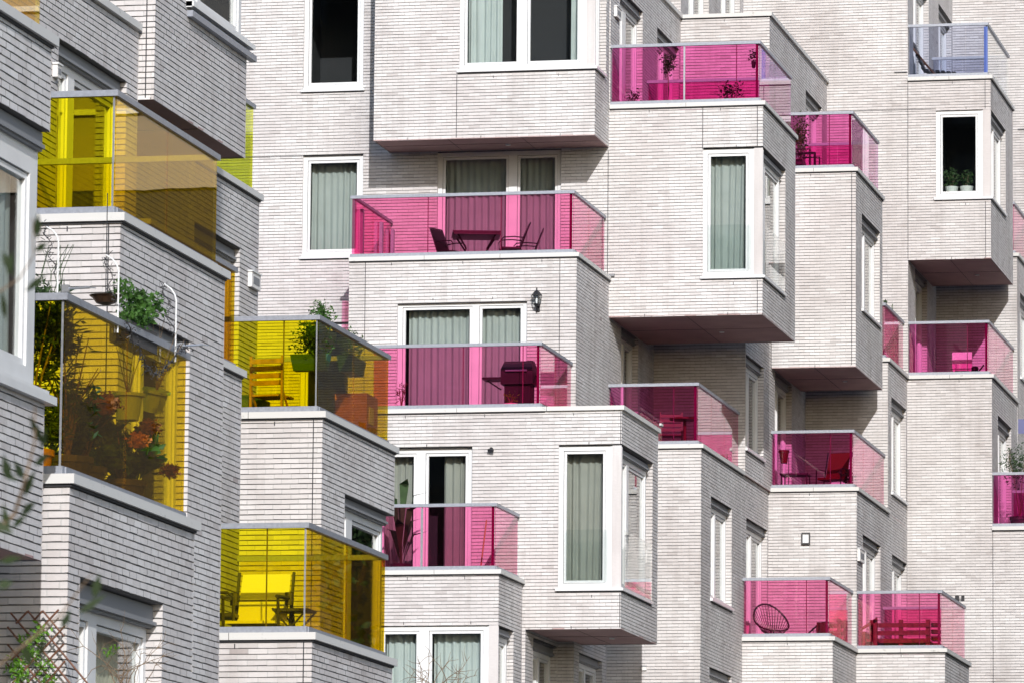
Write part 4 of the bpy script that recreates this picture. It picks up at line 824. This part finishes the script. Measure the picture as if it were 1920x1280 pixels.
# --- Y2: planters, wooden chair, boxes
v = 66.6; z = F_(T1_)
slat_chair('honey coloured wooden folding chair behind the yellow glass', pxu(512, v, 740), v, z, 3.0, 'wood')
t = thing('side_table', 'round table with a dark cover at the left behind the yellow glass', 'table', pxu(462, v+.3, 750), v+.3, z); MB().lathe(0, 0, [(.16, .02), (.3, .3), (.3, .42), (.1, .5)], 20).build('cover', 'gpot', t)
def planter(label, u, v, z, ax, L, nleaf, mat='leaf', hgt=.3, group='green planters hung on the handrail'):
    t = thing('planter', label, 'planter', u, v, z, group); m = MB(); a, b = (L/2, .1) if ax == 'F' else (.1, L/2)
    n = len(m.v); m.v += [(-a*.85, -b*.75, -.2), (a*.85, -b*.75, -.2), (a*.85, b*.75, -.2), (-a*.85, b*.75, -.2), (-a, -b, 0), (a, -b, 0), (a, b, 0), (-a, b, 0)]; m.f += [(3, 2, 1, 0), (0, 1, 5, 4), (1, 2, 6, 5), (2, 3, 7, 6), (3, 0, 4, 7), (4, 5, 6, 7)]
    m.build('trough', 'gpot', t); c = MB(); c.cloud((0, 0, hgt*.5), (a*1.05+.05, b+.1, hgt), nleaf, .07, .022, .2); c.cloud((0, 0, hgt*.9), (a*.7, b+.05, hgt*.6), nleaf//3, .06, .02, .2); c.build('foliage', mat, t); return t
planter('green planter with a feathery herb hung inside the yellow front glass', pxu(583, 65.9, 640), 65.9, P(583, 665, 65.9)[1], 'F', .48, 620)
planter('green planter of feathery herbs on the amber side, nearer the corner', -16.45, 66.4, T1_+1.15, 'R', .8, 420, hgt=.26)
planter('green planter of small white flowers on the amber side, farther from the corner', -16.45, 68.0, T1_+1.0, 'R', .8, 360, hgt=.26)
t = thing('storage_box', 'orange wooden storage box behind the amber side glass', 'box', -16.5, 68.4, z); MB().box(-.22, .2, -.15, .45, .02, .68).build('box_body', 'orange', t); MB().box(.201, .21, -.05, .2, .3, .52).build('label_plate', 'fabric', t)
# --- Y0 terrace jungle
z = F_(T0)
def shrub(label, u, v, zb, r, h, mat, n, L=.09, W=.035, potm='terra', pr=.2, ph=.35, name='potted_shrub'):
    t = thing(name, label, 'plant', u, v, zb); MB().lathe(0, 0, [(pr*.75, 0), (pr, ph*.85), (pr*1.08, ph*.85), (pr*1.08, ph), (pr*.95, ph)], 20).build('pot', potm, t)
    s = MB()
    for k in range(8): a = k*.8; s.tube([(0, 0, ph*.9), (math.cos(a)*r*.3, math.sin(a)*r*.3, ph+(h-ph)*.45), (math.cos(a)*r*.8, math.sin(a)*r*.8, h*random.uniform(.7, .98))], .014, 5, .004)
    s.build('stem', 'twig', t); c = MB()
    for k in range(14):
        a = random.random()*6.28; q = r*math.sqrt(random.random())*.7; c.cloud((q*math.cos(a), q*math.sin(a), ph+(h-ph)*random.uniform(.12, .95)), (r*.45, r*.45, (h-ph)*.2), n//14, L, W, .2)
    c.build('foliage', mat, t); return t
shrub('tall bamboo like shrub filling the left front corner of the yellow terrace', -13.02, 42.75, z, .36, 1.72, 'leafd', 2300, .11, .026)
shrub('dark narrow leaved oleander just inside the amber glass corner', -12.85, 43.3, z, .34, 1.42, 'leafd', 820, .13, .022, 'dark')
hy1 = shrub('hydrangea with big leaves near the middle of the amber side glass', -12.95, 44.05, z, .36, .95, 'leafd', 620, .12, .075, 'dark')
hy2 = shrub('second big leaved hydrangea by the far end of the amber side glass', -12.9, 45.1, z, .38, .88, 'leaf', 520, .13, .085, 'dark')
def bloom(h, label, u, v, zz, r, mat):
    c = MB(); q = (u-h.location.x, v-h.location.y, zz-h.location.z); c.lathe(q[0], q[1], [(r*.3, q[2]-r*.6), (r*.75, q[2]), (r*.4, q[2]+r*.5)], 10); c.cloud(q, (r, r, r*.7), 260, .035, .03, .6); c.build('flower_head', mat, h)['label'] = label
bloom(hy1, 'dark orange flower head', -12.66, 43.75, T0+.75, .15, 'flower'); bloom(hy2, 'orange flower head', -12.66, 45.05, T0+.70, .12, 'flower')
bloom(hy2, 'golden orange flower head', -12.66, 44.75, T0+.56, .10, 'orange'); bloom(hy2, 'drooping rust flower head', -12.66, 45.75, T0+.42, .09, 'flower')
for lab, u, v, zz, r in (('lime green hanging pot, nearer and lower of the two', -12.75, 44.72, T0+.86, .13), ('lime green hanging pot, farther and tilted', -12.72, 45.45, T0+1.0, .11)):
    t = thing('hanging_pot', lab, 'pot', u, v, zz, 'lime green hanging pots'); MB().lathe(0, 0, [(r*.72, -r*1.0), (r*.95, r*.55), (r*1.12, r*.55), (r*1.12, r*.75), (r, r*.75)], 22).build('pot', 'lpot', t)
    if 'tilted' in lab: t.rotation_euler = (.2, .25, 0)
    s = MB()
    for k in range(6): a = k*1.05; s.tube([(0, 0, r*.6), (.06*math.cos(a), .06*math.sin(a), .3), (.15*math.cos(a+.4), .15*math.sin(a+.4), .55+.04*k)], .005, 4, .002)
    s.build('stem', 'twig', t)
t = thing('large_pot', 'large terracotta pot standing on a yellow drum behind the corner of the glass', 'pot', -13.2, 42.6, z); MB().lathe(0, 0, [(.16, .62), (.2, .95), (.24, .95), (.24, 1.02), (.2, 1.02)], 24).build('pot', 'terra', t); MB().lathe(0, 0, [(.22, 0), (.22, .6)], 24).build('drum', 'lpot', t)
# rail things: bush, tangled vine, crook poles, bowl
t = thing('rail_plant', 'bright green bushy plant spilling over the amber handrail', 'plant', -12.6, 44.55, T0+1.52); c = MB()
for k in range(9): c.cloud((random.uniform(-.1, .05), random.uniform(-.35, .45), random.uniform(0, .24)), (.12, .2, .13), 110, .055, .035, .4)
c.build('foliage', 'leaf', t); MB().box(-.16, .02, -.4, .45, -.2, -.02).build('trough', 'dark', t)
t = thing('rail_plant', 'dark tangled climbing plant on the handrail corner at the left', 'plant', -12.75, 42.4, T0+1.5); c = MB()
for k in range(9): c.cloud((random.uniform(-.42, .08), random.uniform(-.1, .25), random.uniform(-.05, .24)), (.10, .12, .10), 50, .05, .02, .3)
for k in range(14): a = random.uniform(-.4, .1); c.tube([(a, 0, -.05), (a+random.uniform(-.08, .08), 0, .15), (a+random.uniform(-.12, .12), .05, .38)], .004, 4, .002)
c.build('foliage', 'leafd', t)
for i, (x, yt, yb, lab) in enumerate([(110, 424, 525, 'curved white pole with fairy lights, leftmost of three on the yellow terrace'), (223, 478, 590, 'curved white pole with fairy lights at the brick corner, middle of three'), (331, 532, 645, 'curved white pole with fairy lights, rightmost, beside the green bush')]):
    v_ = [42.35, 43.75, 45.35][i]; uu, zt_ = P(x, yt, v_); zb_ = P(x, yb, v_)[1]
    t = thing('crook_pole', lab, 'pole', uu, v_, zb_, 'curved white poles on the terrace rail'); hh = zt_-zb_
    MB().tube([(0, 0, -.15), (0, 0, hh*.72), (-.015, 0, hh*.82), (-.05, 0, hh*.92), (-.11, 0, hh*1.0)], .0075, 8).build('pole', 'white', t)
    m = MB(); pts = [(-.11-.02*math.sin(k*.9)+.015*k*.4, .03*math.cos(k*1.1), hh*(1-k/16)) for k in range(15)]; m.tube(pts, .004, 4)
    for k in range(60): p = Vector(pts[k % 14])+Vector((random.gauss(0, .015), random.gauss(0, .015), random.gauss(0, .02))); m.tube([p, p+Vector((random.gauss(0, .02), 0, random.gauss(0, .02)))], .003, 3)
    m.build('fairy_lights', 'dark', t)
t = thing('hanging_bowl', 'bronze hanging bowl with a fluted rim above the amber handrail', 'bowl', P(198, 560, 44.2)[0], 44.2, P(198, 562, 44.2)[1])
MB().lathe(0, 0, [(.02, -.05), (.08, -.03), (.125, .03), (.14, .035), (.12, .02)], 16).build('bowl', 'bronze', t); MB().tube([(0, 0, 0), (0, 0, .9)], .004, 4).build('chain', 'black', t)
t = thing('garland', 'dark fairy light garland sagging along the amber handrail', 'fairy lights', -12.55, 44.6, T0+1.3); m = MB(); pts = []
for k in range(40): s_ = k/39; pts.append((.03+random.gauss(0, .01), -.75+1.9*s_, .16-.36*math.sin(math.pi*min(1, s_*1.15))**1.0*(.9)+random.gauss(0, .012)))
m.tube(pts, .006, 4)
for k in range(160): p = Vector(random.choice(pts))+Vector((random.gauss(0, .01), random.gauss(0, .04), random.gauss(0, .02))); m.tube([p, p+Vector((random.gauss(0, .02), random.gauss(0, .02), random.gauss(0, .02)))], .004, 3)
m.build('wire', 'dark', t)
for i, (x, y, v_) in enumerate([(148, 541, 42.4), (262, 597, 44.6), (362, 648, 46.0)]):
    uu, zz = P(x, y, v_); t = thing('rail_clamp', ['steel bar clamped across the handrail corner, leftmost', 'steel bar clamp in front of the green bush', 'steel bar clamp at the wall end of the handrail'][i], 'clamp', uu, v_, zz, 'steel bars clamped across the handrail'); m = MB(); m.tube([(-.1, 0, 0), (.09, 0, .005)], .010, 8); m.tube([(.09, 0, .005), (.14, 0, 0)], .005, 6); m.box(-.14, -.08, -.02, .02, -.03, .03); m.build('bar', 'steel', t)
shrub('slim fern hanging in the amber side balcony between the brick boxes', -16.5, 60.3, F_(T1_), .10, 1.1, 'leafd', 200, .09, .03, 'dark', .1, .2)
# --- lower left: trellis, vine, bare creeper, foreground branch
V0 = 42.1
t = thing('trellis', 'brown diamond lattice trellis leaning on the white brick at the lower left', 'trellis', pxu(60, V0, 1200), V0, P(60, 1290, V0)[1])
m = MB(); u_c = pxu(60, V0, 1200); zc0 = P(60, 1290, V0)[1]
def seg(m, x0, y0, x1, y1, off, r=.0085): a = P(x0, y0, V0+off); b = P(x1, y1, V0+off); m.tube([(a[0]-u_c, off, a[1]-zc0), (b[0]-u_c, off, b[1]-zc0)], r, 6)
for a in ((20, 1148, 140, 1290), (52, 1144, 172, 1290), (80, 1144, 120, 1192), (14, 1174, 110, 1290), (14, 1207, 85, 1290), (12, 1242, 50, 1290)): seg(m, *a, 0)
for a in ((110, 1142, 22, 1236), (122, 1172, 12, 1292), (80, 1144, 62, 1164), (120, 1206, 40, 1292), (122, 1238, 78, 1290), (52, 1145, 30, 1168)): seg(m, *a, -.02)
m.build('lattice', 'darkwood', t)
t = thing('climbing_plant', 'fresh green climber growing through the brown lattice trellis', 'plant', u_c, V0-.05, zc0); c = MB()
for (x, y, n) in ((30, 1245, 60), (60, 1225, 50), (72, 1195, 35), (40, 1265, 60), (84, 1250, 45), (90, 1270, 40), (55, 1205, 30), (82, 1180, 20)):
    a = P(x, y, V0); c.cloud((a[0]-u_c, 0, a[1]-zc0), (.09, .05, .09), n, .055, .022, .2)
c.tube([(-.1, 0, 0), (-.05, 0, .25), (.08, 0, .5)], .006, 5, .002); c.build('foliage', 'leafl', t)
def twigs(name, label, x0, x1, y0, y1, v, n, mat='twig', r=.006, leaves=0, lean=.4, ax=None):
    uc, zc = P((x0+x1)/2, y1, v); t = thing(name, label, 'plant', uc, v, zc); m = MB(); lf = MB()
    for k in range(n):
        x = random.uniform(x0+(x1-x0)*.25, x0+(x1-x0)*.75); p = P(x, y1+10, v); pts = [Vector((p[0]-uc, random.uniform(-.1, .1), p[1]-zc))]; a = random.gauss(0, lean); hgt = (P(x, y0, v)[1]-p[1])*random.uniform(.45, 1)
        st = 9
        for j in range(st):
            a += random.gauss(0, .28); pts.append(pts[-1]+Vector((math.sin(a), random.gauss(0, .15), math.cos(a)))*hgt/st)
        m.tube(pts, r, 5, r*.3)
        for j in range(3):
            q = pts[random.randint(3, st-1)]; b = a+random.choice((-1, 1))*.9; pp = [q]
            for _ in range(4): b += random.gauss(0, .3); pp.append(pp[-1]+Vector((math.sin(b), random.gauss(0, .1), math.cos(b)))*hgt*.08)
            m.tube(pp, r*.6, 4, r*.2)
            if leaves and random.random() < leaves: lf.cloud(tuple(pp[-1]), (.04, .04, .04), 12, .05, .02, .2)
    m.build('branch', mat, t)
    if leaves: lf.build('foliage', 'leafl', t)
curtain('R', -12.68, 38.6, 41.0, 6.9, 9.0, 'curtl', 'pale blue curtain filling the nearest window at the left edge', fold=.16)
twigs('bare_creeper', 'bare tangled creeper climbing in front of the lowest left window', 175, 290, 1120, 1285, 42.0, 11, r=.005, leaves=.12, lean=.3)
twigs('bare_shrub', 'bare twiggy branch tips in front of the pale curtained bottom window', 745, 905, 1180, 1290, 90, 13, r=.009, lean=.35)
# blurred foreground branch close to the camera
VF = 9.0
uc, zc = P(60, 900, VF); t = thing('foreground_branch', 'blurred leafy branch close to the camera at the left edge', 'branch', uc, VF, zc); m = MB(); lf = MB()
def pt(x, y): a = P(x, y, VF); return Vector((a[0]-uc, random.uniform(-.03, .03), a[1]-zc))
def bleaf(x0, y0, x1, y1, w_=.010):
    a, b = pt(x0, y0), pt(x1, y1); d = (b-a); n_ = Vector((-d.z, .3*d.length, d.x)).normalized()*w_; mid = (a+b)/2
    lf.quad(a, a*.7+b*.3+n_, mid*1.0+n_*1.1, b, mid-n_*1.1, a*.7+b*.3-n_)
MB().tube([pt(-30, 1010), pt(20, 960), pt(55, 900), pt(70, 830), pt(60, 760)], .004, 6, .0015).build('twig', 'twig', t); MB().tube([pt(-20, 1260), pt(40, 1215), pt(110, 1150), pt(170, 1075)], .003, 6, .001).build('twig', 'twig', t); MB().tube([pt(-20, 560), pt(30, 520), pt(62, 480), pt(64, 410)], .002, 5, .001).build('twig', 'twig', t)
for a in ((60, 445, 66, 395), (20, 520, 26, 470), (0, 470, 30, 520), (8, 600, 0, 540), (40, 545, 85, 510), (75, 830, 62, 780), (70, 840, 90, 800), (20, 900, 5, 850), (40, 930, 72, 880), (30, 960, 72, 940), (25, 990, 60, 965), (10, 1000, 0, 940), (0, 1100, 25, 1090), (-10, 1050, 40, 1042), (50, 900, 20, 860), (60, 870, 98, 850), (170, 1120, 178, 1070), (150, 1150, 195, 1110), (120, 1180, 128, 1140), (70, 1235, 90, 1190), (60, 1250, 40, 1200), (-10, 980, 30, 1000), (0, 880, 40, 905), (64, 470, 95, 458)):
    bleaf(*a, w_=random.uniform(.0055, .009))
lf.build('foliage', 'olive', t)

t = thing('drain_spout', 'small white drain spout under the coping end of the barbecue balcony', 'spout', uJ, SV(1238, uJ, 796), S(1238, 796, uJ)[1]); MB().box(0, .04, -.1, .1, -.02, .02).build('spout_body', 'stone', t); MB().box(0, .02, -.16, .16, -.04, -.031).build('bracket', 'black', t)
t = thing('drain_spout', 'small grey spout at the far coping end of the patio table balcony', 'spout', P(1147, 517, 104)[0], 104, P(1147, 517, 104)[1]); MB().box(-.05, .06, -.05, 0, -.02, .03).build('spout_body', 'lintel', t)
